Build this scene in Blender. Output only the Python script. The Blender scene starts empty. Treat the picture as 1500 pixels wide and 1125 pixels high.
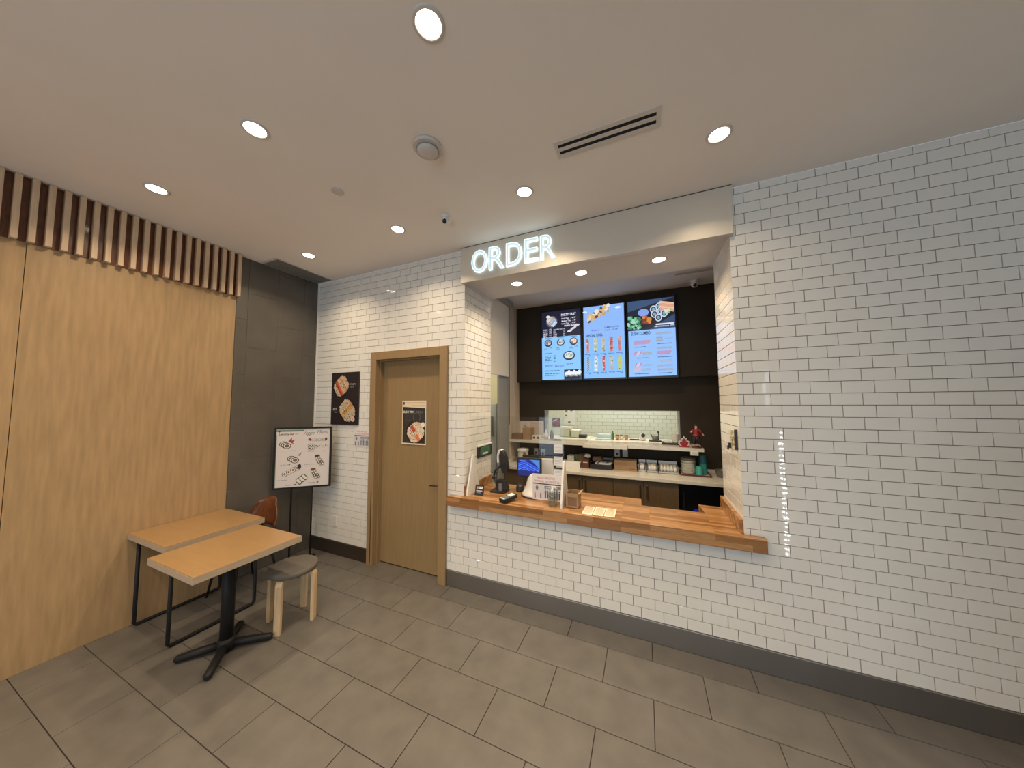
import bpy, bmesh, math, random
from mathutils import Matrix, Vector
random.seed(7)
PI = math.pi
scene = bpy.context.scene
COL = scene.collection

# ------------------------------------------------------------------ camera
cam_d = bpy.data.cameras.new('camera'); cam = bpy.data.objects.new('camera', cam_d); COL.objects.link(cam)
cam_d.sensor_fit = 'HORIZONTAL'; cam_d.sensor_width = 36.0
cam_d.lens = 36.0 * 450.3218 / 1500.0
cam_d.clip_start = 0.02; cam_d.clip_end = 100
cR = Vector((0.91811839, 0.39628189, -0.00439183)); cU = Vector((0.0281439, -0.05414274, 0.99813651)); cF = Vector((-0.39530564, 0.91653108, 0.06086236))
cam.matrix_world = Matrix(((cR.x, cU.x, -cF.x, 1.6718), (cR.y, cU.y, -cF.y, -2.6592), (cR.z, cU.z, -cF.z, 1.8075), (0, 0, 0, 1)))
scene.camera = cam

# ------------------------------------------------------------------ world, daylight, exposure
world = bpy.data.worlds.new('world'); scene.world = world; world.use_nodes = True
world.node_tree.nodes['Background'].inputs[0].default_value = (0.62, 0.76, 1.0, 1)
world.node_tree.nodes['Background'].inputs[1].default_value = 1.5
scene.view_settings.view_transform = 'Standard'; scene.view_settings.look = 'None'
scene.view_settings.exposure = -0.55; scene.view_settings.gamma = 1.0; scene.view_settings.use_curve_mapping = False
def area(name, loc, rot, sx, sy, power, color, shape='RECTANGLE', spread=PI):
    l = bpy.data.lights.new(name, 'AREA'); l.shape = shape; l.size = sx
    if shape == 'RECTANGLE': l.size_y = sy
    l.energy = power; l.color = color; l.spread = spread
    o = bpy.data.objects.new(name, l); o.location = loc; o.rotation_euler = rot; COL.objects.link(o)
    return o
# daylight entering through the shopfront glass behind the camera
area('daylight_shopfront', (0.9, -6.35, 1.55), (PI/2, 0, 0), 4.6, 2.7, 118, (0.78, 0.9, 1.0))
area('added_slit_lamp', (4.27, -6.35, 1.4), (PI/2, 0, 0), 0.12, 2.4, 6, (0.85, 0.93, 1.0))  # added lamp behind an unseen slit window, for a streak on the tiles

# ------------------------------------------------------------------ dimensions
H = 3.391            # ceiling
ZB = 0.1512          # top of baseboard
TP, TW = 0.0777, 0.1545   # wall tile pitch
XL, XR, YB = -2.26, 4.45, -6.1
OX0, OX1 = 0.0, 2.28      # service opening
OD = 0.58                 # depth of the opening's returns
ZS = 3.05                 # soffit
CT = 0.89                 # counter top
KX0, KX1, KY, KZ = -0.25, 2.9, 2.1, 3.36

# ------------------------------------------------------------------ materials
def mat(name, base=(.8,.8,.8), rough=.5, metal=0., var=0., vscale=8., bump=0., bscale=40., emit=None, estr=1., coat=0., stretch=None, spec=None):
    m = bpy.data.materials.new(name); m.use_nodes = True
    nt = m.node_tree; b = nt.nodes['Principled BSDF']
    b.inputs['Base Color'].default_value = (*base, 1); b.inputs['Roughness'].default_value = rough; b.inputs['Metallic'].default_value = metal
    if coat: b.inputs['Coat Weight'].default_value = coat; b.inputs['Coat Roughness'].default_value = .08
    if spec is not None: b.inputs['Specular IOR Level'].default_value = spec
    if emit: b.inputs['Emission Color'].default_value = (*emit, 1); b.inputs['Emission Strength'].default_value = estr
    if var or bump:
        tc = nt.nodes.new('ShaderNodeTexCoord'); mp = nt.nodes.new('ShaderNodeMapping')
        gm = nt.nodes.new('ShaderNodeNewGeometry'); nt.links.new(gm.outputs['Position'], mp.inputs[0])
        if stretch: mp.inputs['Scale'].default_value = stretch
    if var:
        n = nt.nodes.new('ShaderNodeTexNoise'); n.inputs['Scale'].default_value = vscale; n.inputs['Detail'].default_value = 5
        nt.links.new(mp.outputs[0], n.inputs['Vector'])
        r = nt.nodes.new('ShaderNodeValToRGB')
        r.color_ramp.elements[0].position = .3; r.color_ramp.elements[1].position = .7
        r.color_ramp.elements[0].color = (*[c*(1-var) for c in base], 1); r.color_ramp.elements[1].color = (*[min(1, c*(1+var)) for c in base], 1)
        nt.links.new(n.outputs[0], r.inputs[0]); nt.links.new(r.outputs[0], b.inputs['Base Color'])
    if bump:
        n2 = nt.nodes.new('ShaderNodeTexNoise'); n2.inputs['Scale'].default_value = bscale; n2.inputs['Detail'].default_value = 3
        nt.links.new(mp.outputs[0], n2.inputs['Vector'])
        bp = nt.nodes.new('ShaderNodeBump'); bp.inputs['Strength'].default_value = bump; bp.inputs['Distance'].default_value = .004
        nt.links.new(n2.outputs[0], bp.inputs['Height']); nt.links.new(bp.outputs[0], b.inputs['Normal'])
    return m
M = {}
def mk(n, *a, **k): M[n] = mat(n, *a, **k)
mk('tile_white', (.78,.765,.72), .035, var=.02, vscale=3, bump=.03, bscale=14)
mk('tile_kitchen', (.74,.76,.66), .2)
mk('grout', (.075,.056,.040), .9, var=.15, vscale=20)
mk('grout_pale', (.42,.41,.33), .9)
mk('ceiling_paint', (.86,.80,.735), .85, var=.015, vscale=2)
mk('soffit_paint', (.62,.59,.57), .8)
mk('beige_wall', (.62,.54,.44), .7, var=.03, vscale=3)
mk('plain_wall', (.62,.58,.52), .8, var=.03, vscale=2)
mk('floor_tile', (.128,.118,.106), .42, var=.13, vscale=7, bump=.12, bscale=120)
mk('floor_grout', (.045,.03,.022), .95)
mk('kitchen_floor', (.2,.17,.15), .6)
mk('slate', (.105,.094,.08), .38, var=.12, vscale=5, bump=.1, bscale=60)
mk('slate_joint', (.30,.27,.23), .8)
mk('oak_panel', (.40,.265,.135), .5, var=.13, vscale=6, stretch=(6,6,.6))
mk('oak_slat', (.62,.45,.30), .5, var=.1, vscale=8, stretch=(8,8,.8))
mk('door_oak', (.285,.192,.09), .42, var=.08, vscale=9, stretch=(9,9,.5))
mk('frame_oak', (.31,.205,.10), .45, var=.07, vscale=9, stretch=(9,9,.5))
mk('steel_base', (.33,.32,.31), .34, metal=.9, var=.06, vscale=2)
mk('brown_base', (.035,.025,.02), .4)
mk('sign_metal', (.66,.61,.53), .5, metal=.3)
mk('black_metal', (.010,.010,.011), .55, spec=.3)
mk('black_plastic', (.015,.015,.017), .4)
mk('grey_plastic', (.2,.2,.21), .4)
mk('white_plastic', (.75,.73,.69), .35)
mk('cream_plastic', (.70,.68,.60), .4)
mk('white_paper', (.80,.79,.76), .8)
mk('shade_fabric', (.82,.74,.60), .85, bump=.1, bscale=300)
mk('shade_box', (.30,.29,.25), .5)
mk('grey_frame', (.33,.335,.32), .5)
mk('kitchen_dark', (.042,.031,.0195), .6, spec=.2, var=.1, vscale=2)
mk('kitchen_upper', (.041,.031,.0205), .6, spec=.2, var=.08, vscale=2)
mk('stone_top', (.70,.66,.57), .22, var=.05, vscale=25)
mk('cabinet_brown', (.125,.082,.040), .45, var=.1, vscale=8, stretch=(8,8,1))
mk('handle_steel', (.5,.48,.45), .3, metal=.9)
mk('bronze', (.14,.10,.07), .35, metal=.8)
mk('table_top', (.32,.195,.088), .3, var=.05, vscale=5, stretch=(1,6,6))
mk('table_edge', (.42,.33,.24), .45, var=.06, vscale=14, stretch=(1,1,8))
mk('birch', (.60,.44,.26), .45, var=.1, vscale=10, stretch=(8,8,.7))
mk('stool_grey', (.115,.105,.092), .75, bump=.15, bscale=300)
mk('walnut', (.14,.046,.016), .3, var=.35, vscale=14, stretch=(6,6,1.2), coat=.3)
mk('cardboard', (.36,.23,.12), .8, var=.08, vscale=12)
mk('cardboard_dark', (.20,.12,.07), .8, var=.1, vscale=12)
mk('brown_box', (.10,.035,.018), .6)
mk('tv_black', (.008,.008,.010), .25)
mk('smoke_white', (.62,.58,.54), .5)
mk('duct_black', (.006,.006,.006), .8)
mk('vent_white', (.66,.61,.56), .45)
mk('vent_grey', (.20,.195,.18), .6)
mk('steel', (.55,.52,.46), .42, metal=1.)
mk('teal_cup', (.06,.40,.33), .35)
mk('teal_dark', (.03,.16,.17), .35)
mk('stoneware', (.52,.51,.43), .4)
mk('stoneware_rim', (.16,.15,.12), .4)
mk('tray_red', (.10,.015,.015), .4)
mk('red_cloth', (.30,.02,.025), .55)
mk('skin', (.62,.38,.28), .55)
mk('dark_cloth', (.03,.025,.05), .6)
mk('leaf_white', (.7,.66,.62), .5)
mk('black_void', (.006,.006,.008), .3)
mk('blue_led', (.0,.0,.0), .5, emit=(.03,.03,.6), estr=.5)
mk('egg_white', (.82,.79,.70), .4)
mk('green_glass', (.10,.20,.05), .2)
mk('pale_green', (.55,.60,.46), .5)
mk('jar_orange', (.62,.36,.22), .4)
mk('blue_white', (.55,.66,.68), .35)
mk('lens_warm', (1,1,1), .5, emit=(1.0, .88, .68), estr=20)
mk('lens_kitchen', (1,1,1), .5, emit=(1.0, .93, .74), estr=6)
mk('letter_edge', (1,1,1), .5, emit=(.72, .96, 1.0), estr=1.9)
mk('letter_face', (1,1,1), .5, emit=(.36, .66, .78), estr=.85)
mk('fridge_white', (.60,.64,.62), .35)
mk('yellow_wall', (.72,.66,.42), .7)
mk('sensor_dark', (.02,.02,.02), .15)
mk('rope_black', (.02,.02,.02), .6)

# butcher block: brick pattern of staves
def butcher():
    m = bpy.data.materials.new('butcher_block'); m.use_nodes = True; nt = m.node_tree; b = nt.nodes['Principled BSDF']
    g = nt.nodes.new('ShaderNodeNewGeometry'); mp = nt.nodes.new('ShaderNodeMapping'); nt.links.new(g.outputs['Position'], mp.inputs[0])
    sep = nt.nodes.new('ShaderNodeSeparateXYZ'); nt.links.new(mp.outputs[0], sep.inputs[0])
    add = nt.nodes.new('ShaderNodeMath'); add.operation = 'SUBTRACT'; nt.links.new(sep.outputs[1], add.inputs[0]); nt.links.new(sep.outputs[2], add.inputs[1])
    cmb = nt.nodes.new('ShaderNodeCombineXYZ'); nt.links.new(sep.outputs[0], cmb.inputs[0]); nt.links.new(add.outputs[0], cmb.inputs[1])
    br = nt.nodes.new('ShaderNodeTexBrick'); nt.links.new(cmb.outputs[0], br.inputs['Vector'])
    br.inputs['Scale'].default_value = 1; br.inputs['Brick Width'].default_value = .42; br.inputs['Row Height'].default_value = .038
    br.inputs['Mortar Size'].default_value = .0006; br.inputs['Bias'].default_value = 0
    br.inputs['Color1'].default_value = (.26,.118,.041,1); br.inputs['Color2'].default_value = (.48,.262,.110,1); br.inputs['Mortar'].default_value = (.2,.09,.035,1)
    n = nt.nodes.new('ShaderNodeTexNoise'); n.inputs['Scale'].default_value = 6; n.inputs['Detail'].default_value = 6
    mp2 = nt.nodes.new('ShaderNodeMapping'); mp2.inputs['Scale'].default_value = (1, 14, 14); nt.links.new(g.outputs['Position'], mp2.inputs[0]); nt.links.new(mp2.outputs[0], n.inputs['Vector'])
    mx = nt.nodes.new('ShaderNodeMix'); mx.data_type = 'RGBA'; mx.blend_type = 'MULTIPLY'; mx.inputs[0].default_value = .55
    rr = nt.nodes.new('ShaderNodeValToRGB'); rr.color_ramp.elements[0].position = .3; rr.color_ramp.elements[0].color = (.55,.5,.45,1); rr.color_ramp.elements[1].position = .65
    nt.links.new(n.outputs[0], rr.inputs[0])
    nt.links.new(br.outputs['Color'], mx.inputs[6]); nt.links.new(rr.outputs[0], mx.inputs[7]); nt.links.new(mx.outputs[2], b.inputs['Base Color'])
    b.inputs['Roughness'].default_value = .24
    return m
M['butcher'] = butcher()

def clear_mat(name, tint, gl=.12, rough=.02):
    m = bpy.data.materials.new(name); m.use_nodes = True; nt = m.node_tree; nt.nodes.remove(nt.nodes['Principled BSDF'])
    out = nt.nodes['Material Output']; t = nt.nodes.new('ShaderNodeBsdfTransparent'); t.inputs[0].default_value = (*tint, 1)
    g = nt.nodes.new('ShaderNodeBsdfGlossy'); g.inputs['Roughness'].default_value = rough
    mx = nt.nodes.new('ShaderNodeMixShader'); mx.inputs[0].default_value = gl
    nt.links.new(t.outputs[0], mx.inputs[1]); nt.links.new(g.outputs[0], mx.inputs[2]); nt.links.new(mx.outputs[0], out.inputs[0])
    return m
M['acrylic'] = clear_mat('acrylic', (.96,.97,.97), .03)
M['clear_plastic'] = clear_mat('clear_plastic', (.90,.94,.94), .14, .08)
M['window_glass'] = clear_mat('window_glass', (.95,.97,.97), .06)

# print: colours of flat printed or displayed graphics from a colour attribute
def print_mat(name, emit):
    m = bpy.data.materials.new(name); m.use_nodes = True; nt = m.node_tree; b = nt.nodes['Principled BSDF']
    a = nt.nodes.new('ShaderNodeAttribute'); a.attribute_name = 'ink'
    if emit:
        nt.links.new(a.outputs['Color'], b.inputs['Emission Color']); b.inputs['Emission Strength'].default_value = emit
        b.inputs['Base Color'].default_value = (.01,.01,.012,1); b.inputs['Roughness'].default_value = .3
    else:
        nt.links.new(a.outputs['Color'], b.inputs['Base Color']); b.inputs['Roughness'].default_value = .55
    return m
M['ink'] = print_mat('ink', 0); M['screen'] = print_mat('screen', 1.5)

# ------------------------------------------------------------------ mesh builder
class MB:
    def __init__(s, xf=None): s.v = []; s.f = []; s.sm = []; s.xf = xf
    def _add(s, vs, fs, smooth=False):
        n = len(s.v)
        for p in vs:
            p = Vector(p)
            s.v.append(s.xf @ p if s.xf else p)
        for f in fs: s.f.append([i + n for i in f]); s.sm.append(smooth)
        return s
    def box(s, x0, x1, y0, y1, z0, z1):
        return s._add([(x0,y0,z0),(x1,y0,z0),(x1,y1,z0),(x0,y1,z0),(x0,y0,z1),(x1,y0,z1),(x1,y1,z1),(x0,y1,z1)],
                      [(0,3,2,1),(4,5,6,7),(0,1,5,4),(1,2,6,5),(2,3,7,6),(3,0,4,7)])
    def tube(s, path, r, seg=10, closed=False):
        path = [Vector(p) for p in path]; n = len(path); rs = r if isinstance(r, (list, tuple)) else [r]*n
        vs = []; up = None
        for i, p in enumerate(path):
            t = (path[min(i+1, n-1)] - path[max(i-1, 0)]).normalized()
            if up is None:
                up = Vector((0,0,1)) if abs(t.z) < .9 else Vector((1,0,0))
            a = t.cross(up).normalized(); b = a.cross(t).normalized(); up = b
            for k in range(seg):
                th = 2*PI*k/seg; vs.append(p + (a*math.cos(th) + b*math.sin(th))*rs[i])
        fs = [(i*seg+k, i*seg+(k+1)%seg, (i+1)*seg+(k+1)%seg, (i+1)*seg+k) for i in range(n-1) for k in range(seg)]
        s._add(vs, fs, True)
        m = len(s.v) - len(vs)
        s.f.append([m+k for k in range(seg)][::-1]); s.sm.append(False)
        s.f.append([m+(n-1)*seg+k for k in range(seg)]); s.sm.append(False)
        return s
    def lathe(s, prof, c=(0,0,0), seg=28, cap=True, smooth=True):
        c = Vector(c); vs = []
        for r, z in prof:
            for k in range(seg):
                th = 2*PI*k/seg; vs.append(c + Vector((r*math.cos(th), r*math.sin(th), z)))
        n = len(prof)
        fs = [(i*seg+k, i*seg+(k+1)%seg, (i+1)*seg+(k+1)%seg, (i+1)*seg+k) for i in range(n-1) for k in range(seg)]
        m = len(s.v); s._add(vs, fs, smooth)
        if cap:
            s.f.append([m+k for k in range(seg)][::-1]); s.sm.append(False)
            s.f.append([m+(n-1)*seg+k for k in range(seg)]); s.sm.append(False)
        return s
    def prism(s, poly, O, A, B, N, t):
        # poly in (a,b) on the plane O + a*A + b*B, extruded by t along N
        O, A, B, N = map(Vector, (O, A, B, N)); n = len(poly)
        vs = [O + A*a + B*b for a, b in poly] + [O + A*a + B*b + N*t for a, b in poly]
        fs = [list(range(n))[::-1], [n+i for i in range(n)]] + [(i, (i+1) % n, n+(i+1) % n, n+i) for i in range(n)]
        return s._add(vs, fs)
    def ball(s, c, rx, ry, rz, seg=14, ring=8):
        c = Vector(c); vs = [c + Vector((0,0,-rz))]
        for i in range(1, ring):
            ph = -PI/2 + PI*i/ring
            for k in range(seg):
                th = 2*PI*k/seg; vs.append(c + Vector((rx*math.cos(ph)*math.cos(th), ry*math.cos(ph)*math.sin(th), rz*math.sin(ph))))
        vs.append(c + Vector((0,0,rz))); fs = []
        for k in range(seg): fs.append((0, 1+(k+1) % seg, 1+k))
        for i in range(ring-2):
            for k in range(seg): fs.append((1+i*seg+k, 1+i*seg+(k+1) % seg, 1+(i+1)*seg+(k+1) % seg, 1+(i+1)*seg+k))
        for k in range(seg): fs.append((len(vs)-1, 1+(ring-2)*seg+k, 1+(ring-2)*seg+(k+1) % seg))
        return s._add(vs, fs, True)

ORG = {}
def new_mesh(name, mb, org, bevel=0, seg=2):
    me = bpy.data.meshes.new(name); me.from_pydata([tuple(p - org) for p in mb.v], [], mb.f); me.update()
    bm = bmesh.new(); bm.from_mesh(me)
    for f, s in zip(bm.faces, mb.sm): f.smooth = s
    bmesh.ops.recalc_face_normals(bm, faces=bm.faces[:])
    if bevel:
        es = [e for e in bm.edges if len(e.link_faces) == 2 and e.calc_face_angle(0) > .6]
        bmesh.ops.bevel(bm, geom=es, offset=bevel, segments=seg, affect='EDGES', profile=.5, clamp_overlap=True)
    bm.to_mesh(me); bm.free()
    return me
def part(name, mb, m, parent, bevel=0, label=None, seg=2, kind=None):
    org = ORG[parent.name]
    me = new_mesh(name, mb, org, bevel, seg); me.materials.append(M[m])
    o = bpy.data.objects.new(name, me); COL.objects.link(o); o.parent = parent; ORG[o.name] = org
    if label: o['label'] = label
    if kind: o['kind'] = kind
    return o
def tag(o, label, cat, group=None):
    o['label'] = label; o['category'] = cat
    if group: o['group'] = group
def thing(name, label, cat, loc, group=None):
    o = bpy.data.objects.new(name, None); COL.objects.link(o); o.location = loc; o.empty_display_size = .05
    ORG[o.name] = Vector(loc); tag(o, label, cat, group); return o
def solo(name, mb, m, label, cat, loc, bevel=0, group=None, seg=2):
    me = new_mesh(name, mb, Vector(loc), bevel, seg); me.materials.append(M[m])
    o = bpy.data.objects.new(name, me); COL.objects.link(o); o.location = loc; ORG[o.name] = Vector(loc); tag(o, label, cat, group); return o
def struct(name, mb, m, bevel=0):
    me = new_mesh(name, mb, Vector((0,0,0)), bevel); me.materials.append(M[m])
    o = bpy.data.objects.new(name, me); COL.objects.link(o); o['kind'] = 'structure'; ORG[o.name] = Vector((0,0,0)); return o

# ------------------------------------------------------------------ flat print builder
_glyph = {}
def glyphs(s, bold=0., shear=0.):
    key = (s, bold, shear)
    if key not in _glyph:
        cu = bpy.data.curves.new('lettering', 'FONT'); cu.body = s; cu.size = 1; cu.offset = bold; cu.shear = shear; cu.resolution_u = 3; cu.fill_mode = 'FRONT'
        ob = bpy.data.objects.new('lettering_tmp', cu)
        me = ob.to_mesh(); vs = [(v.co.x, v.co.y) for v in me.vertices]; fs = [tuple(p.vertices) for p in me.polygons]
        ob.to_mesh_clear(); bpy.data.objects.remove(ob); bpy.data.curves.remove(cu)
        _glyph[key] = (vs, fs)
    return _glyph[key]
def srgb(r, g, b): return tuple(((c/255+.055)/1.055)**2.4 if c/255 > .04045 else c/255/12.92 for c in (r, g, b))
class Print:
    # a flat graphic: O lower-left corner, A right unit, B up unit, N towards viewer; coordinates run 0..1 over width w, height h
    def __init__(s, O, A, B, N, w, h, step=2.5e-5):
        s.O, s.A, s.B, s.N = map(Vector, (O, A, B, N)); s.w, s.h, s.k, s.step = w, h, 0, step; s.v = []; s.f = []; s.c = []
    def poly(s, pts, col, fs=None):
        s.k += 1; n = len(s.v)
        for a, b in pts: s.v.append(s.O + s.A*(a*s.w) + s.B*(b*s.h) + s.N*(s.k*s.step))
        for f in (fs or [list(range(len(pts)))]): s.f.append([i+n for i in f]); s.c.append(col)
    def rect(s, a0, b0, a1, b1, col): s.poly([(a0,b0),(a1,b0),(a1,b1),(a0,b1)], col)
    def ell(s, a, b, ra, rb, col, n=18, rot=0.):
        asp = s.w/s.h; pts = []
        for i in range(n):
            t = 2*PI*i/n; x = ra*math.cos(t)*s.w; y = rb*math.sin(t)*s.h
            pts.append((a + (x*math.cos(rot)-y*math.sin(rot))/s.w, b + (x*math.sin(rot)+y*math.cos(rot))/s.h))
        s.poly(pts, col)
    def bar(s, a, b, length, thick, rot, col):
        # a rotated bar, sizes in metres relative to width
        L, T = length*s.w/2, thick*s.w/2; c, d = math.cos(rot), math.sin(rot)
        s.poly([(a+(x*c-y*d)/s.w, b+(x*d+y*c)/s.h) for x, y in ((-L,-T),(L,-T),(L,T),(-L,T))], col)
    def text(s, t, a, b, size, col, bold=0., shear=0., width=None):
        vs, fs = glyphs(t, bold, shear)
        if not vs: return
        k = size*s.h; kx = k
        if width:
            x1 = max(v[0] for v in vs); kx = width*s.w/x1
        s.poly([(a + x*kx/s.w, b + y*k/s.h) for x, y in vs], col, fs)
    def dashes(s, a0, a1, b, col, th=.006, n=3):
        a = a0
        while a < a1 - .01:
            e = min(a1, a + random.uniform(.03, .11)); s.rect(a, b-th/2, e, b+th/2, col); a = e + .012
    def build(s, name, m, parent, kind=None):
        org = ORG[parent.name]
        me = bpy.data.meshes.new(name); me.from_pydata([tuple(p-org) for p in s.v], [], s.f); me.update()
        at = me.color_attributes.new('ink', 'FLOAT_COLOR', 'CORNER')
        for p, c in zip(me.polygons, s.c):
            for li in p.loop_indices: at.data[li].color = (*c, 1)
        me.materials.append(M[m]); o = bpy.data.objects.new(name, me); COL.objects.link(o); o.parent = parent; ORG[o.name] = org
        return o
    # --- food pictures
    def platter(s, a, b, r, plate, cols, rot=.9, n=6):
        asp = s.w/s.h; s.ell(a, b, r, r*asp, plate, 26)
        rows = n
        for i in range(rows):
            y = (i-(rows-1)/2)/(rows/2)*.86; half = math.sqrt(max(0, .9-y*y))
            m = max(1, int(half*rows*1.05))
            for j in range(m):
                x = (j-(m-1)/2)/(rows/2)*.84
                c, d = math.cos(rot), math.sin(rot); X = (x*c-y*d)*r; Y = (x*d+y*c)*r*asp
                col = cols[i % len(cols)]; q = random.uniform(.8, 1.15); col = tuple(min(1, k*q) for k in col)
                s.ell(a+X, b+Y, r*.16, r*asp*.16, col, 8)
                if random.random() < .5: s.ell(a+X, b+Y, r*.06, r*asp*.06, srgb(40,45,35) if random.random() < .5 else srgb(205,110,60), 6)
    def roll_row(s, a, b, n, dx, r, cols, dy=0., core=True):
        asp = s.w/s.h
        for i in range(n):
            c = cols[i % len(cols)]
            s.ell(a+i*dx, b+i*dy, r, r*asp*1.15, srgb(45,42,40), 9); s.ell(a+i*dx, b+i*dy, r*.82, r*asp*.95, srgb(222,216,205), 9)
            if core: s.ell(a+i*dx, b+i*dy, r*.42, r*asp*.5, c, 7)

# ------------------------------------------------------------------ tiles
def subtract(r, h):
    a0, a1, b0, b1 = r; c0, c1, d0, d1 = h
    if c0 >= a1 or c1 <= a0 or d0 >= b1 or d1 <= b0: return [r]
    out = []
    if c0 > a0: out.append((a0, c0, b0, b1))
    if c1 < a1: out.append((c1, a1, b0, b1))
    m0, m1 = max(a0, c0), min(a1, c1)
    if d0 > b0: out.append((m0, m1, b0, d0))
    if d1 < b1: out.append((m0, m1, d1, b1))
    return out
def tile_rects(u0, u1, v0, v1, pu, pv, org_u, org_v, shifts, gap, holes=()):
    out = []; n0 = math.floor((v0-org_v)/pv); n1 = math.ceil((v1-org_v)/pv)
    for n in range(n0, n1):
        sh = shifts[n % len(shifts)]; i0 = math.floor((u0-org_u)/pu - sh) - 1; i1 = math.ceil((u1-org_u)/pu - sh) + 1
        for i in range(i0, i1):
            a0 = org_u + (i+sh)*pu + gap/2; a1 = a0 + pu - gap; b0 = org_v + n*pv + gap/2; b1 = b0 + pv - gap
            a0, a1, b0, b1 = max(a0, u0), min(a1, u1), max(b0, v0), min(b1, v1)
            if a1 - a0 < .008 or b1 - b0 < .006: continue
            rs = [(a0, a1, b0, b1)]
            for h in holes: rs = [q for r in rs for q in subtract(r, h)]
            out += [q for q in rs if q[1]-q[0] > .008 and q[3]-q[2] > .006]
    return out
_tmesh = {}
def tile_verts(w, h, t, c):
    w2, h2 = w/2, h/2; k, l = w2-c, h2-c
    return [(-w2,-h2,0),(w2,-h2,0),(w2,h2,0),(-w2,h2,0),(-w2,-h2,t-c),(w2,-h2,t-c),(w2,h2,t-c),(-w2,h2,t-c),(-k,-l,t),(k,-l,t),(k,l,t),(-k,l,t)]
TF = [(0,1,5,4),(1,2,6,5),(2,3,7,6),(3,0,4,7),(4,5,9,8),(5,6,10,9),(6,7,11,10),(7,4,8,11),(8,9,10,11)]
def tile_mesh(w, h, t, c, m):
    key = (round(w,4), round(h,4), t, c, m)
    if key not in _tmesh:
        me = bpy.data.meshes.new('tile'); me.from_pydata(tile_verts(w, h, t, c), [], TF); me.update(); me.materials.append(M[m]); _tmesh[key] = me
    return _tmesh[key]
def lay_tiles(parent, rects, frame, t, c, m, limit=300, name='tile', jit=.0, key=None):
    # frame(u,v) -> world point; frame.mat -> rotation whose columns are u, v, n
    rot, fn = frame
    rects = sorted(rects, key=lambda r: (fn((r[0]+r[1])/2, (r[2]+r[3])/2) - cam.matrix_world.translation).length) if key is None else sorted(rects, key=key)
    for r in rects[:limit]:
        o = bpy.data.objects.new(name, tile_mesh(r[1]-r[0], r[3]-r[2], t, c, m)); COL.objects.link(o); o.parent = parent
        o.location = fn((r[0]+r[1])/2, (r[2]+r[3])/2)
        q = rot.copy()
        if jit: q = q @ Matrix.Rotation(random.gauss(0, jit), 3, 'X') @ Matrix.Rotation(random.gauss(0, jit*.5), 3, 'Y')
        o.rotation_euler = q.to_euler()
    rest = rects[limit:]
    if rest:
        vs = []; fs = []
        for r in rest:
            n = len(vs); ctr = fn((r[0]+r[1])/2, (r[2]+r[3])/2)
            vs += [tuple(ctr + rot @ Vector(p)) for p in tile_verts(r[1]-r[0], r[3]-r[2], t, c)]; fs += [[i+n for i in f] for f in TF]
        me = bpy.data.meshes.new('far_tiles'); me.from_pydata(vs, [], fs); me.update(); me.materials.append(M[m])
        o = bpy.data.objects.new('far_tiles', me); COL.objects.link(o); o.parent = parent; o['kind'] = 'stuff'
def frame(u, v, n, O):
    u, v, n, O = map(Vector, (u, v, n, O)); rot = Matrix((u, v, n)).transposed()
    return rot, (lambda a, b: O + u*a + v*b)
TT = .006   # tile thickness: tile faces stand at the nominal plane, backing TT behind it

# ================================================================== STRUCTURE
# floor: slab with grout colour, tiles on it
fl = struct('floor', MB().box(XL-.1, XR+.1, YB-.1, 4.4, -.12, -.006), 'floor_grout')
FX0, FA, FY1, FB = .7661, .6029, .1956, .3032
rects = tile_rects(XL, XR, -4.2, .082, FA, FB, FX0, -FY1, (0.5, 0.0), .0042, holes=[(XL-1, -1.178, -.012, 1), (-.287, XR+1, -.012, 1)])
lay_tiles(fl, rects, frame((1,0,0),(0,1,0),(0,0,1),(0,0,-.006)), .006, .001, 'floor_tile', 300)
struct('floor_kitchen', MB().box(XL, KX1, .13, 4.3, -.006, 0), 'kitchen_floor')
# the ceilings
struct('ceiling', MB().box(XL-.1, XR+.1, YB-.1, .0, H, H+.12), 'ceiling_paint')
struct('ceiling_soffit', MB().box(OX0-.02, OX1+.02, .0, OD, ZS, ZS+.2), 'soffit_paint')
struct('ceiling_kitchen', MB().box(XL, KX1+.1, OD, 4.3, KZ, KZ+.12), 'soffit_paint')

# the tiled front wall, in three stretches
DX0, DX1, DZ = -1.2, -.262, 2.335
WT = .14
wl = struct('wall_front_left', MB().box(XL-.1, DX0, TT, WT, 0, H).box(DX0, DX1, TT, WT, DZ, H).box(DX1, OX0-TT, TT, WT, 0, H), 'grout')
wu = struct('wall_counter_front', MB().box(OX0-TT, OX1+TT, TT, WT, 0, .82), 'grout')
wr = struct('wall_front_right', MB().box(OX1+TT, XR+.1, TT, WT, 0, H), 'grout')
wf = frame((1,0,0),(0,0,1),(0,-1,0),(0,TT,0))
rects = tile_rects(XL, XR, ZB, H, TW, TP, 0, ZB, (.37, 0), .0034, holes=[(DX0, DX1, 0, DZ), (OX0, OX1, .82, H)])
sec = lambda r: 0 if (r[0]+r[1])/2 < OX0 else (1 if (r[0]+r[1])/2 < OX1 else 2)
for i, w in enumerate((wl, wu, wr)): lay_tiles(w, [r for r in rects if sec(r) == i], wf, TT, .0012, 'tile_white', 300, jit=.003)
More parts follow.
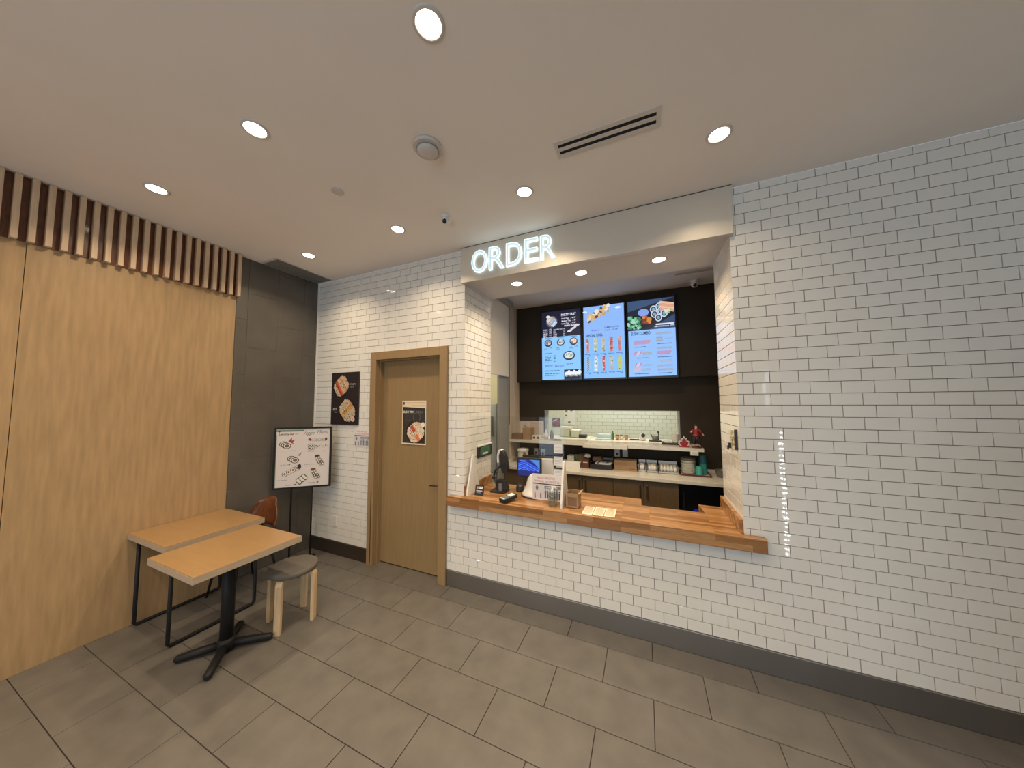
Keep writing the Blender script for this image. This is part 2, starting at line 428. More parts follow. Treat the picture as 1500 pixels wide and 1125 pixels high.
# returns of the opening
jl = struct('wall_return_left', MB().box(OX0-.1, OX0-TT, WT, OD, 0, H), 'grout')
jr = struct('wall_return_right', MB().box(OX1+TT, OX1+.25, WT, OD, 0, H), 'grout')
rects = tile_rects(.0, OD, .80, ZS+.02, TW, TP, .02, ZB, (.2, .65), .0034)
lay_tiles(jl, rects, frame((0,1,0),(0,0,1),(1,0,0),(OX0-TT,0,0)), TT, .0012, 'tile_white', 300, jit=.003)
lay_tiles(jr, [(-r[1], -r[0], r[2], r[3]) for r in rects], frame((0,-1,0),(0,0,1),(-1,0,0),(OX1+TT,0,0)), TT, .0012, 'tile_white', 300, jit=.003)

# left wall: slate tiles, then oak panelling
ws = struct('wall_left', MB().box(XL-.14, XL-.004, -.885, .0, 0, H), 'slate_joint')
rects = tile_rects(-.885, -.004, 0, H, .2985, .598, -.1815, .0, (0,), .0035)
def slate():
    out = []; cols = [(-.885,-.78),(-.78,-.4815),(-.4815,-.1815),(-.1815,-.004)]
    for i, (a, b) in enumerate(cols):
        z0 = .024 - .598 + (.299 if i % 2 == 0 else 0)
        z = z0
        while z < H:
            q = (a+.0015, b-.0015, max(0, z)+.0015, min(H, z+.598)-.0015)
            if q[3]-q[2] > .02: out.append(q)
            z += .598
    return out
lay_tiles(ws, slate(), frame((0,1,0),(0,0,1),(1,0,0),(XL-.004,0,0)), .004, .0008, 'slate', 300)
wo = struct('wall_left_panelling', MB().box(XL-.14, XL-.004, YB, -.885, 0, H), 'brown_base')
y = -.888
while y > YB:
    part('panel', MB().box(XL-.004, XL+.004, max(YB, y-1.2)+.002, y-.001, 0, H-.001), 'oak_panel', wo, bevel=.0015); y -= 1.2
# other walls of the dining room
struct('wall_right', MB().box(XR, XR+.14, YB, 0, 0, H), 'plain_wall')
wb = struct('wall_back', MB().box(XL, -1.4, YB-.14, YB, 0, H).box(3.2, 4.2, YB-.14, YB, 0, H).box(4.34, XR, YB-.14, YB, 0, H).box(-1.4, 3.2, YB-.14, YB, 2.9, H)
            .box(4.2, 4.34, YB-.14, YB, 2.6, H).box(-1.4, 3.2, YB-.14, YB, 0, .12).box(4.2, 4.34, YB-.14, YB, 0, .2), 'plain_wall')
w1 = struct('window_1', MB().box(-1.4, 3.2, YB-.08, YB-.07, .12, 2.9), 'window_glass')
for x in (-1.38, .15, 1.66, 3.17): part('mullion', MB().box(x-.03, x+.03, YB-.11, YB-.03, .12, 2.9), 'black_metal', w1)
struct('added_slit_window', MB().box(4.2, 4.34, YB-.08, YB-.07, .2, 2.6), 'window_glass')  # unseen slit pane, added for a reflected streak of light on the tiles
# skirting
struct('baseboard_right', MB().box(-.185, XR, -.012, TT, 0, ZB), 'steel_base', .002)
struct('baseboard_left', MB().box(XL, -1.268, -.012, TT, 0, ZB), 'brown_base', .002)
struct('trim_1', MB().box(XL, XL+.012, -.014, TT, ZB, H), 'white_plastic')

# door
d1 = struct('door_1', MB().box(DX0+.004, DX1-.004, .08, .125, .008, DZ-.004), 'door_oak', .002)
part('door_frame', MB().box(-1.266, -1.178, -.03, .13, 0, 2.402).box(-.287, -.193, -.03, .13, 0, 2.402).box(-1.178, -.287, -.03, .13, 2.31, 2.402), 'frame_oak', d1, .003)
part('door_stop', MB().box(-1.178, -1.165, .03, .08, 0, 2.31).box(-.30, -.287, .03, .08, 0, 2.31).box(-1.165, -.30, .03, .08, 2.297, 2.31), 'frame_oak', d1)
part('painted_gap_line', MB().box(-1.212, -1.205, -.033, -.029, .02, .80), 'brown_base', d1)  # thin dark strip standing in for the dark gap in the frame edge
h = part('door_handle', MB().tube([(-.313,.08,.945),(-.313,.03,.945),(-.323,.022,.945),(-.438,.022,.942)], .009, 10), 'bronze', d1)
part('rose', MB().box(-.328, -.300, .070, .081, .91, .985), 'bronze', h, .003)
part('keyhole_edge', MB().box(-.31, -.303, .079, .0815, .02, .90), 'brown_base', d1)

# ------------------------------------------------------------------ kitchen shell
up = struct('wall_kitchen_upper', MB().box(KX0, KX1, 2.0, KY+.02, 2.145, KZ), 'kitchen_upper')
WX0, WX1, WZ0, WZ1 = .19, 2.10, 1.21, 1.685
wk = struct('wall_kitchen', MB().box(KX0-.1, WX0, KY, KY+.12, 0, 2.2).box(WX1, KX1, KY, KY+.12, 0, 2.2).box(WX0, WX1, KY, KY+.12, 0, WZ0).box(WX0, WX1, KY, KY+.12, WZ1, 2.2), 'kitchen_dark')
struct('trim_2', MB().box(WX0, WX0+.03, KY-.004, KY+.124, WZ0+.04, WZ1).box(WX1-.022, WX1, KY-.004, KY+.124, WZ0+.04, WZ1), 'grey_frame')
x = .03
struct('wall_kitchen_left', MB().box(KX0-.1, KX0, 1.66, KY, 0, KZ).box(KX0-.1, KX0, OD-.3, .72, 0, KZ).box(KX0-.1, KX0, .72, 1.66, 2.75, KZ), 'beige_wall')
struct('trim_3', MB().box(KX0-.03, KX0+.012, 1.60, 1.66, 0, 2.6).box(KX0-.03, KX0+.004, 1.325, 1.585, 0, 2.6), 'grey_frame', .002)
struct('trim_4', MB().box(KX0, KX0+.008, 1.72, 1.74, 0, KZ).box(KX0, KX0+.008, 1.86, 1.875, 0, KZ), 'beige_wall', .002)
struct('wall_kitchen_right', MB().box(KX1, KX1+.1, OD, 4.2, 0, KZ), 'kitchen_dark')
struct('wall_storeroom', MB().box(XL, KX0-.1, KY, KY+.12, 0, KZ), 'yellow_wall')
struct('wall_storeroom_left', MB().box(XL-.1, XL-.004, WT, KY, 0, KZ), 'plain_wall')
fk = struct('wall_kitchen_far', MB().box(-1.2, 3.2, 4.206, 4.3, 0, KZ), 'grout_pale')
rects = tile_rects(-.75, 2.75, 1.0, 2.1, TW, TP, .05, 1.0, (0, .5), .004)
lay_tiles(fk, rects, frame((1,0,0),(0,0,1),(0,-1,0),(0,4.206,0)), .006, .001, 'tile_kitchen', 300, key=lambda r: abs((r[2]+r[3])/2-1.42))
struct('wall_kitchen_far_left', MB().box(-1.3, -1.2, KY+.12, 4.3, 0, KZ), 'tile_kitchen')

# ================================================================== COUNTER
ct = thing('service_counter', 'long butcher block service counter across the order window', 'counter', (1.1, .2, .797))
mb = MB()
poly = [(-.155,-.07),(2.392,-.07),(2.392,-.008),(2.27,-.008),(2.27,.585),(2.085,.585),(2.105,.37),(1.62,.37),(1.615,.57),(.0,.57),(.0,-.008),(-.155,-.008)]
mb.prism(poly, (0,0,.797), (1,0,0), (0,1,0), (0,0,1), CT-.797)
part('worktop', mb, 'butcher', ct, .004)
struct('trim_5', MB().box(.001, .026, .004, .56, CT-.002, .985), 'butcher', .002)
struct('trim_6', MB().box(2.254, 2.279, .004, .60, CT-.002, .985), 'butcher', .002)

# fascia and lettering
fa = thing('sign_fascia', 'satin metal fascia with glowing ORDER letters over the counter', 'sign', (1.14, -.02, 3.025))
part('panel', MB().box(-.02, 2.295, -.05, -.001, 3.025, H-.001), 'sign_metal', fa, .003)
part('painted_shadow_line', MB().box(-.02, 2.295, -.051, -.0495, H-.006, H-.001), 'duct_black', fa)  # black strip painted in as the shadow along the ceiling joint
x0, x1, z0, z1 = .115, .975, 3.097, 3.322
def widths(s, off):
    vs, fs = glyphs(s, off); return vs, fs, min(v[0] for v in vs), max(v[0] for v in vs), min(v[1] for v in vs), max(v[1] for v in vs)
slots = [('O', .117, .292), ('R', .312, .475), ('D', .497, .657), ('E', .682, .815), ('R', .838, .975)]
for ch, a, b in slots:
    def letter(off, y, t, grow):
        vs, fs, u0, u1, v0, v1 = widths(ch, off)
        A = a - grow; Bq = b + grow; C0 = z0 - grow - (.004 if ch == 'O' else 0); C1 = z1 + grow
        mbl = MB(); n = len(vs)
        P3 = [(A + (p[0]-u0)/(u1-u0)*(Bq-A), 0, C0 + (p[1]-v0)/(v1-v0)*(C1-C0)) for p in vs]
        mbl._add([(q[0], y-t, q[2]) for q in P3], fs)
        # side walls along boundary edges
        cnt = {}
        for f in fs:
            for i in range(len(f)):
                e = (f[i], f[(i+1) % len(f)]); cnt[e] = cnt.get(e, 0)+1
        for (i, j) in cnt:
            if (j, i) not in cnt:
                mbl._add([(P3[i][0], y-t, P3[i][2]), (P3[j][0], y-t, P3[j][2]), (P3[j][0], y, P3[j][2]), (P3[i][0], y, P3[i][2])], [(0,3,2,1)])
        return mbl
    l = part('letter', letter(.006, -.05, .018, 0), 'letter_edge', fa)
    part('letter_face', letter(-.014, -.068, .0015, -.0065), 'letter_face', l)

# ================================================================== CEILING FITTINGS
def downlight(loc, label, group, power, r=.052, lens='lens_warm', col=(1., .775, .515), spread=2.35):
    x, y, z = loc
    t = thing('ceiling_light', label, 'light', (x, y, z), group)
    part('trim_ring', MB().lathe([(r, .0), (r, -.004), (r+.004, -.007), (r+.014, -.005), (r+.017, -.0005), (r+.017, .0)], (x,y,z), 32, cap=False), 'smoke_white', t)
    part('lens', MB().lathe([(r+.001, -.0005), (r-.004, -.0035), (.001, -.004)], (x,y,z), 28, cap=True), lens, t)
    o = area('lamp', (0, 0, -.012), (0, 0, 0), r*1.7, 0, power, col, 'DISK', spread); o.parent = t
DL = {(-.582,0): 'round ceiling downlight beside the grey return air grille', (-.582,1): 'round ceiling downlight above the wooden door', (-.582,2): 'round ceiling downlight above the word ORDER', (-.582,3): 'round ceiling downlight off the right end of the metal fascia',
      (-1.70,0): 'round ceiling downlight above the oak cafe tables', (-1.70,1): 'round ceiling downlight on the shopfront side of the sprinkler cover', (-1.70,2): 'round ceiling downlight on the shopfront side of the smoke detector', (-1.70,3): 'round ceiling downlight on the shopfront side of the linear diffuser'}
for y in (-.582, -1.70, -2.82, -3.94, -5.06):
    for k in range(4):
        x = -1.585 + 1.235*k
        lb = DL.get((y, k), 'round recessed downlight in the ceiling toward the shopfront glass' if y < -2 else 'round recessed downlight in the ceiling near the right wall')
        downlight((x, y, H), lb, 'dining room ceiling downlights', (6 if y > -1 else 9) if k == 3 else 13)
for x, w_ in ((.48, 'at the roller shade end'), (1.145, 'between two others'), (1.818, 'at the end away from the roller shade')):
    downlight((x, .248, ZS), 'round downlight in the soffit over the counter, ' + w_, 'soffit downlights over the counter', 11)
for x, w_ in ((.55, 'toward the roller shade'), (1.75, 'toward the fridge')):
    downlight((x, 1.02, KZ), 'unseen round downlight added in the kitchen ceiling behind the soffit, ' + w_, 'added kitchen ceiling downlights', 9)  # unseen lamps added to brighten the kitchen, hidden by the soffit
def slot_vent(x0, x1, y0, y1, z, label, slots=2, name='air_diffuser', m='vent_white'):
    t = thing(name, label, 'vent', ((x0+x1)/2, (y0+y1)/2, z))
    ww = (y1-y0); mb = MB().box(x0, x0+.022, y0, y1, z-.006, z).box(x1-.022, x1, y0, y1, z-.006, z)
    edges = [y0]; n = slots; bw = ww*(.30 if n == 2 else .3)
    sl = ww*.20
    bars = [(y0, y0+ww*.21), (y0+ww*.21+sl, y1-ww*.21-sl), (y1-ww*.21, y1)]
    for a, b in bars: mb.box(x0+.022, x1-.022, a, b, z-.006, z)
    part('frame', mb, m, t)
    for a in (y0+ww*.21, y1-ww*.21-sl): part('slot', MB().box(x0+.022, x1-.022, a, a+sl, z-.0015, z), 'duct_black', t)
slot_vent(1.20, 1.797, -.922, -.786, H, 'white two-slot linear air diffuser in the dining room ceiling')
slot_vent(2.03, 2.62, 1.45, 1.53, KZ, 'small dark slot vent in the kitchen ceiling', 2)
# square grey grille by slate wall
g = thing('return_air_grille', 'flat grey return air grille in the ceiling beside the slate wall', 'vent', (-2.1, -.35, H))
part('frame', MB().box(-2.25, -1.965, -.67, -.04, H-.003, H).box(-1.975, -1.955, -.675, -.035, H-.006, H).box(-2.25, -1.955, -.69, -.67, H-.006, H), 'vent_white', g)
for i in range(24):
    y = -.66 + i*.0262
    part('louvre', MB().box(-2.245, -1.978, y, y+.021, H-.006, H-.003), 'vent_grey', g)
s = thing('smoke_detector', 'round white smoke detector on the ceiling', 'detector', (.482, -1.2, H))
part('base', MB().lathe([(.088, 0), (.09, -.012), (.084, -.02)], (.482,-1.2,H), 36), 'smoke_white', s)
part('chamber', MB().lathe([(.066, -.018), (.064, -.03), (.05, -.046), (.02, -.05)], (.482,-1.2,H), 36), 'smoke_white', s)
part('slot_ring', MB().lathe([(.0665, -.024), (.0672, -.027), (.0655, -.030)], (.482,-1.2,H), 36, cap=False), 'grey_plastic', s)
solo('sprinkler_cover', MB().lathe([(.042, 0), (.044, -.004), (.038, -.007), (.003, -.008)], (-.392,-1.148,H), 30), 'smoke_white', 'small flat round sprinkler cover plate on the ceiling', 'sprinkler', (-.392,-1.148,H))
def dome(x, y, z, r, label, face):
    t = thing('security_camera', label, 'camera', (x, y, z))
    part('mount', MB().lathe([(r*1.05, 0), (r*1.1, -.006), (r*.95, -.018), (r*.8,-.024)], (x,y,z), 24), 'white_plastic', t)
    part('housing', MB().ball((x, y, z-.018-r*.75), r, r, r), 'white_plastic', t)
    f = Vector(face).normalized(); c = Vector((x, y, z-.018-r*.75)) + f*r*.42
    part('lens', MB().ball(c, r*.68, r*.68, r*.68), 'sensor_dark', t)
dome(.165, -.575, H, .036, 'white dome security camera on the ceiling beside the ORDER fascia', (.3, -.75, -.6))
dome(2.296, 1.80, KZ, .042, 'white dome security camera on the kitchen ceiling above the menu screens', (0, -.8, -.6))

# wood slat feature at ceiling of panelled wall
sc = thing('slat_feature', 'pale wood slats hanging from the ceiling along the panelled wall', 'slats', (XL+.05, -1.6, 2.935))
part('backing', MB().box(XL+.005, XL+.012, -2.75, -.875, 2.935, H-.002), 'walnut', sc)
for i in range(28):
    y = -.905 - i*.066
    part('slat', MB().box(XL+.010, XL+.058, y, y+.028, 2.935, H-.004), 'oak_slat', sc, .0015)

# ================================================================== DINING SIDE OBJECTS
def Rz(a, o): return Matrix.Translation(Vector(o)) @ Matrix.Rotation(a, 4, 'Z')
# tables
t1 = thing('cafe_table', 'light oak cafe table on a black pedestal beside the grey stool', 'table', (-1.2, -1.32, 0))
part('table_top', MB().box(-1.51, -.895, -1.645, -.995, .703, .748), 'table_top', t1, .002)
part('edge_band', MB().box(-1.512, -.893, -1.647, -.993, .702, .742).box(-.8935,-.8925,-1.646,-.994,.703,.747), 'table_edge', t1)
part('column', MB().lathe([(.04, .045), (.04, .69)], (-1.2,-1.32,0), 24), 'black_metal', t1)
part('top_plate', MB().box(-1.36, -1.04, -1.48, -1.16, .692, .704), 'black_metal', t1)
part('hub', MB().lathe([(.055, .02), (.055, .075), (.042, .10)], (-1.2,-1.32,0), 24), 'black_metal', t1)
for k in range(4):
    a = PI/4 + .03 + k*PI/2; d = Vector((math.cos(a), math.sin(a), 0)); c = Vector((-1.2,-1.32,0))
    part('foot', MB().tube([c+d*.03+Vector((0,0,.052)), c+d*.15+Vector((0,0,.042)), c+d*.265+Vector((0,0,.028)), c+d*.28+Vector((0,0,.026))], [.028,.026,.024,.014], 12), 'black_metal', t1)
t2 = thing('cafe_table', 'light oak cafe table on black loop legs against the panelled wall', 'table', (-1.93, -1.2, 0))
part('table_top', MB().box(-2.25, -1.612, -1.53, -.882, .708, .753), 'table_top', t2, .002)
part('edge_band', MB().box(-2.251, -1.610, -1.532, -.880, .707, .747), 'table_edge', t2)
for x in (-2.2, -1.575-.05):
    part('leg_frame', MB().tube([(x,-.93,.70),(x,-.93,.03),(x,-.945,.014),(x,-1.0,.013),(x,-1.40,.013),(x,-1.465,.014),(x,-1.48,.03),(x,-1.48,.70)], .013, 10), 'black_metal', t2)
for y in (-.955, -1.495): part('top_rail', MB().box(-2.21, -1.615, y, y+.04, .69, .709), 'black_metal', t2)
# bench seat chair
ch = thing('dining_chair', 'walnut shell dining chair with black legs behind the oak tables', 'chair', (-1.97, -.80, 0))
xf = Rz(PI + .12, (-2.0, -.83, -.0))       # local +y is forward of seat
def shell_pts(nu, nv, fn): return [[fn(i/(nu-1), j/(nv-1)) for i in range(nu)] for j in range(nv)]
def shell(fn, t, nu=13, nv=8):
    g1 = shell_pts(nu, nv, fn); mb = MB(xf); vs = []; 
    for row in g1: vs += row
    n = len(vs)
    def nor(i, j):
        a = Vector(g1[j][min(i+1,nu-1)]) - Vector(g1[j][max(i-1,0)]); b = Vector(g1[min(j+1,nv-1)][i]) - Vector(g1[max(j-1,0)][i]); return a.cross(b).normalized()
    vs2 = [tuple(Vector(g1[j][i]) + nor(i,j)*t) for j in range(nv) for i in range(nu)]
    fs = []
    for j in range(nv-1):
        for i in range(nu-1):
            q = (j*nu+i, j*nu+i+1, (j+1)*nu+i+1, (j+1)*nu+i); fs.append(q); fs.append(tuple(k+n for k in q[::-1]))
    bd = [i for i in range(nu)] + [j*nu+nu-1 for j in range(1,nv)] + [(nv-1)*nu+i for i in range(nu-2,-1,-1)] + [j*nu for j in range(nv-2,0,-1)]
    for k in range(len(bd)):
        a, b = bd[k], bd[(k+1) % len(bd)]; fs.append((a, a+n, b+n, b))
    return mb._add(vs+vs2, fs, True)
def back_fn(u, v):
    z = .55 + .265*v; w = .20*(1 - .38*max(0, v-.35)**1.6/.5); s = (u-.5)*2
    return (s*w, -.19 - .06*v + .07*s*s, z - .05*s*s*v)
part('backrest', shell(back_fn, .012), 'walnut', ch)
def seat_fn(u, v):
    s = (u-.5)*2; w = .21*(.9+.1*v)
    return (s*w, -.19+.40*v, .44 + .012*s*s - .012*math.sin(v*PI))
part('seat', shell(seat_fn, .012), 'walnut', ch)
for sx in (-1, 1):
    part('leg', MB(xf).tube([(sx*.13, .13, .44), (sx*.17, .20, 0.0)], [.013,.009], 10), 'black_metal', ch)
    part('leg', MB(xf).tube([(sx*.13, -.12, .44), (sx*.19, -.21, 0.0)], [.013,.009], 10), 'black_metal', ch)
    part('back_post', MB(xf).tube([(sx*.09, -.10, .435), (sx*.09, -.19, .45), (sx*.09, -.215, .52), (sx*.09, -.225, .66)], .010, 8), 'black_metal', ch)
# stool
st = thing('stool', 'round grey stool with bent birch legs beside the oak table', 'stool', (-1.10, -.925, 0))
part('seat', MB().lathe([(.165,.405),(.176,.410),(.180,.425),(.178,.442),(.170,.449),(.0,.451)], (-1.10,-.925,0), 44), 'stool_grey', st)
for k in range(4):
    a = math.radians(-62) + k*PI/2; xf = Rz(a, (-1.10,-.925,0))
    # bent flat leg: profile in radial (x) / z, width in y
    outer = [(.06,.404),(.145,.404),(.166,.400),(.180,.388),(.186,.366),(.188,0)]; inner = [(.160,0),(.158,.358),(.154,.371),(.143,.378),(.06,.380)]
    part('leg', MB(xf).prism(outer+inner, (0,-.024,0), (1,0,0), (0,0,1), (0,1,0), .048), 'birch', st, .003)
# menu stand
P0, P1 = Vector((-2.205,-.495,0)), Vector((-1.765,-.116,0)); dU = (P1-P0).normalized(); dN = Vector((dU.y,-dU.x,0)); W = (P1-P0).length
sZ0, sZ1 = .838, 1.535
ss = thing('menu_stand', 'black framed veggie menu sign on two floor posts by the slate wall', 'sign', (-1.98,-.30,0))
up_ = Vector((0,0,1))
def fb(a0, a1, b0, b1, n0, n1): return [(0,0)] and MB().prism([(a0,b0),(a1,b0),(a1,b1),(a0,b1)], P0+dN*n0, dU, up_, dN, n1-n0)
bw = .02
fr = MB()
for q in ((0,W,sZ0,sZ0+bw),(0,W,sZ1-bw,sZ1),(0,bw,sZ0+bw,sZ1-bw),(W-bw,W,sZ0+bw,sZ1-bw)):
    fr.prism([(q[0],q[2]),(q[1],q[2]),(q[1],q[3]),(q[0],q[3])], P0-dN*.012, dU, up_, dN, .024)
part('frame', fr, 'black_metal', ss)
bd = part('board', fb(bw,W-bw,sZ0+bw,sZ1-bw,-.006,.004), 'white_paper', ss)
for f in (.31, .665):
    p = P0 + dU*(W*f) - dN*.02
    part('post', MB().tube([p+up_*.01, p+up_*(sZ0+.35)], .009, 10), 'black_metal', ss)
    part('foot', MB().prism([(-.014,0),(.014,0),(.014,.012),(-.014,.012)], p-dN*.16, dU, up_, dN, .34), 'black_metal', ss)
    part('gusset', MB().prism([(0,.012),(.16,.012),(0,.085)], p-dU*.004, dN, up_, dU, .008), 'black_metal', ss)
iw, ih = W-2*bw, sZ1-sZ0-2*bw
pr = Print(P0+dU*bw+up_*(sZ0+bw)+dN*.0042, dU, up_, dN, iw, ih)
K = srgb(35,30,30)
pr.rect(.0,0,1,1, srgb(214,206,202)); pr.rect(.0,0,.012,.9, srgb(140,165,130)); pr.rect(0,.955,.5,.985, srgb(120,140,110)); pr.poly([(.02,.97),(.09,.97),(.05,.94)], srgb(40,70,40))
pr.text("Let's try our", .045, .90, .043, K, .03, 0, .28); pr.text('new', .335, .905, .04, srgb(110,110,105), 0, .3, .07)
pr.text('Veggie', .48, .895, .095, srgb(80,95,75), .0, .35, .22); pr.text('Menu', .74, .905, .095, srgb(80,95,75), .0, .35, .22)
sal, av, rice = srgb(160,60,55), srgb(110,120,70), srgb(225,220,205)
def roll(a, b, r, core):
    asp = iw/ih
    for k, (dx, dy) in enumerate(((-.9,.5),(-.45,.25),(0,0))):
        pr.ell(a+dx*r, b+dy*r*asp, r, r*asp*.8, K, 16); pr.ell(a+dx*r, b+dy*r*asp, r*.82, r*asp*.64, rice, 14); pr.ell(a+dx*r, b+dy*r*asp, r*.55, r*asp*.42, core, 12)
    for _ in range(6): pr.ell(a+random.uniform(-.4,.4)*r, b+random.uniform(-.3,.3)*r*asp, r*.14, r*asp*.12, random.choice([K, av, sal]), 6)
roll(.20,.71,.075,srgb(110,80,75)); pr.poly([(.22,.79),(.29,.86),(.28,.80),(.35,.82),(.30,.77),(.33,.73)], sal); pr.dashes(.09,.36,.625,srgb(130,120,115),.005)
roll(.355,.455,.075,srgb(150,80,75)); pr.poly([(.40,.54),(.48,.60),(.44,.53)], av); pr.dashes(.09,.25,.385,srgb(130,120,115),.006); pr.ell(.255,.385,.018,.008,K,8)
pr.roll_row(.175,.225,4,.075,.05,[av,sal],.033); pr.ell(.44,.345,.035,.045,K,8); pr.dashes(.03,.22,.125,srgb(130,120,115),.006)
for i in range(3):
    for j in range(2): pr.ell(.42+i*.05+j*.035,.105+i*.035-j*.03,.042,.042,K,10); 
for i in range(3):
    for j in range(2): pr.ell(.42+i*.05+j*.035,.105+i*.035-j*.03,.03,.028,rice,10)
pr.dashes(.2,.32,.035,srgb(130,120,115),.007); pr.ell(.37,.038,.02,.009,K,8)
pr.poly([(.58,.81),(.62,.84),(.66,.80),(.63,.78)], srgb(120,50,50)); pr.roll_row(.69,.80,5,.055,.026,[rice,av]); pr.ell(.925,.81,.025,.03,srgb(90,60,55),8)
pr.roll_row(.62,.70,2,.055,.04,[av,K]); pr.roll_row(.62,.655,2,.055,.035,[K,av])
for i in range(9): pr.ell(.74+.03*(i % 8), .66+random.uniform(0,.07), .014,.014, random.choice([srgb(190,185,175),srgb(120,120,110)]),7)
pr.dashes(.58,.78,.60,srgb(150,145,140),.005); pr.dashes(.84,.93,.60,K,.005)
def cluster(a, b, top):
    pr.ell(a,b,.05,.025,top,10)
    for i in range(4):
        for j in range(2): pr.ell(a+.025*i+.05*j-.02, b-.04-.035*i+.01*j, .03,.024,random.choice([srgb(80,70,65),srgb(150,140,125)]),9); pr.ell(a+.025*i+.05*j-.02, b-.04-.035*i+.01*j,.016,.012,rice,7)
cluster(.77,.515,srgb(60,50,50)); pr.dashes(.53,.69,.38,srgb(120,112,108),.006)
cluster(.70,.285,srgb(110,70,60)); pr.dashes(.60,.74,.055,srgb(130,120,115),.006); pr.ell(.79,.058,.02,.009,K,8)
pr.build('menu_print', 'ink', bd)

# wall poster
EX, EZ, EN = (1,0,0), (0,0,1), (0,-1,0)
salmon, cream, dark, yel, red = srgb(190,100,75), srgb(205,185,155), srgb(60,52,45), srgb(205,165,85), srgb(170,50,40)
po = thing('food_poster', 'dark framed poster of two sushi platters on the white tiles', 'poster', (-1.7, -.012, 1.54))
pb = part('board', MB().box(-1.935, -1.462, -.016, .0, 1.548, 2.190), 'brown_base', po, .002)
pr = Print((-1.932,-.0162,1.551), EX, EZ, EN, .467, .636)
pr.rect(0,0,1,1, srgb(36,26,28))
for i in range(12): pr.rect(0,i/12,1,i/12+.004, srgb(52,42,46))
pr.platter(.37,.74,.29,srgb(22,16,18),[cream,cream,red,salmon,cream,cream,srgb(200,150,120),cream,cream],-.95,9)
pr.platter(.62,.27,.30,srgb(22,16,18),[cream,srgb(190,180,160),cream,cream,yel,srgb(200,150,90),cream,srgb(180,170,150),cream],.75,9)
pr.ell(.83,.11,.07,.05,srgb(225,190,180),14); pr.text('1',.815,.09,.06,srgb(170,60,60),.02)
pr.rect(.70,.78,.72,.80,srgb(90,80,80)); pr.text('PARTY',.72,.75,.05,srgb(190,180,175),.01,0,.2); pr.dashes(.72,.84,.715,srgb(150,140,138),.012)
pr.text('PLT',.09,.27,.06,srgb(200,195,190),.02,0,.14); pr.dashes(.15,.25,.235,srgb(170,160,158),.014)
pr.build('poster_print', 'ink', pb)
# distancing notices
def notice(O, w, h, A, N, pr_parent, seed):
    random.seed(seed)
    p = Print(O, A, EZ, N, w, h)
    p.rect(0,0,1,1,srgb(226,222,220))
    p.text('PLEASE PRACTICE',.16,.82,.115,srgb(196,110,112),.012,0,.62); p.text('PHYSICAL DISTANCING',.06,.685,.115,srgb(196,110,112),.012,0,.86)
    p.rect(.02,.60,.98,.645,srgb(70,76,84)); p.rect(.02,.03,.98,.58,srgb(208,206,208)); p.rect(.40,.28,.98,.30,srgb(160,165,172))
    p.ell(.16,.46,.05,.06,srgb(110,105,125),8); p.ell(.16,.52,.03,.035,srgb(110,105,125),8); p.rect(.13,.36,.19,.46,srgb(110,105,125))
    for i, x in enumerate((.09,.29,.45,.52,.60,.68,.76,.84,.92)):
        y0 = .06 if i < 2 else .08; hh = .22 if i < 2 else random.uniform(.33,.42)
        col = random.choice([srgb(60,60,72), srgb(80,70,90), srgb(120,80,85), srgb(70,95,110)])
        p.rect(x-.022,y0,x+.022,y0+hh*.75,col); p.ell(x,y0+hh*.88,.02,.03,col,8)
    p.rect(.42,.45,.98,.56,srgb(120,124,130)); p.text('2 METRES', .46, .47, .085, srgb(230,230,230), .02, 0, .4)
    return p.build('notice_print', 'ink', pr_parent)
n1 = solo('distancing_notice', MB().box(-1.535, -1.268, -.004, -.0005, 1.297, 1.508), 'white_paper', 'small physical distancing notice taped to the tiles beside the door frame', 'notice', (-1.4, -.001, 1.297))
notice((-1.534,-.0042,1.298), .264, .208, EX, EN, n1, 3)
# outlet
ou = thing('wall_outlet', 'white power outlet low on the tiled wall behind the stool', 'outlet', (-1.825, 0, .33))
part('plate', MB().box(-1.865, -1.787, -.012, .0, .327, .447), 'white_plastic', ou, .002)
for z in (.362, .412): part('socket', MB().box(-1.842, -1.810, -.0135, -.011, z-.016, z+.016), 'cream_plastic', ou, .002)
# door poster
dp = solo('door_poster', MB().box(-.872, -.536, .0755, .0795, 1.348, 1.835), 'white_paper', 'sushi tray poster taped to the wooden door', 'poster', (-.7, .0795, 1.348))
pr = Print((-.872,.0754,1.348), EX, EZ, EN, .336, .487)
pr.rect(0,0,1,1,srgb(226,208,178)); pr.rect(.03,.03,.97,.82,srgb(52,48,46)); pr.poly([(.03,.80),(.97,.80),(.97,.83),(.5,.845),(.03,.86)],srgb(40,38,38))
pr.rect(.04,.91,.10,.97,srgb(50,45,45)); pr.dashes(.17,.95,.95,srgb(190,155,105),.022); pr.dashes(.42,.95,.885,srgb(185,145,95),.02)
pr.text('SUSHI TRAY',.05,.715,.075,srgb(235,232,228),.02,0,.48); pr.text('2024',.58,.715,.075,srgb(120,116,112),.01,0,.3)
for q in ((.25,.60,.09),(.62,.62,.16)): pr.ell(q[0],q[1],q[2],q[2]*.69,srgb(95,92,88),18); pr.ell(q[0],q[1],q[2]*.85,q[2]*.6,srgb(50,47,45),18)
pr.ell(.58,.28,.41,.27,srgb(30,27,27),26)
pr.platter(.58,.28,.37,srgb(48,42,38),[srgb(225,205,175),srgb(225,205,175),srgb(230,212,185),srgb(225,205,175)],-.95,9)
for k, c in ((0,srgb(190,75,60)),(1,srgb(225,125,85))): pr.bar(.47+.20*k,.36-.20*k,.24,.13,-.9,c)
pr.ell(.88,.455,.08,.06,srgb(235,225,210),14)
pr.rect(0,0,1,.03,srgb(226,208,178)); pr.rect(.97,0,1,.83,srgb(226,208,178))
pr.build('poster_print', 'ink', dp)

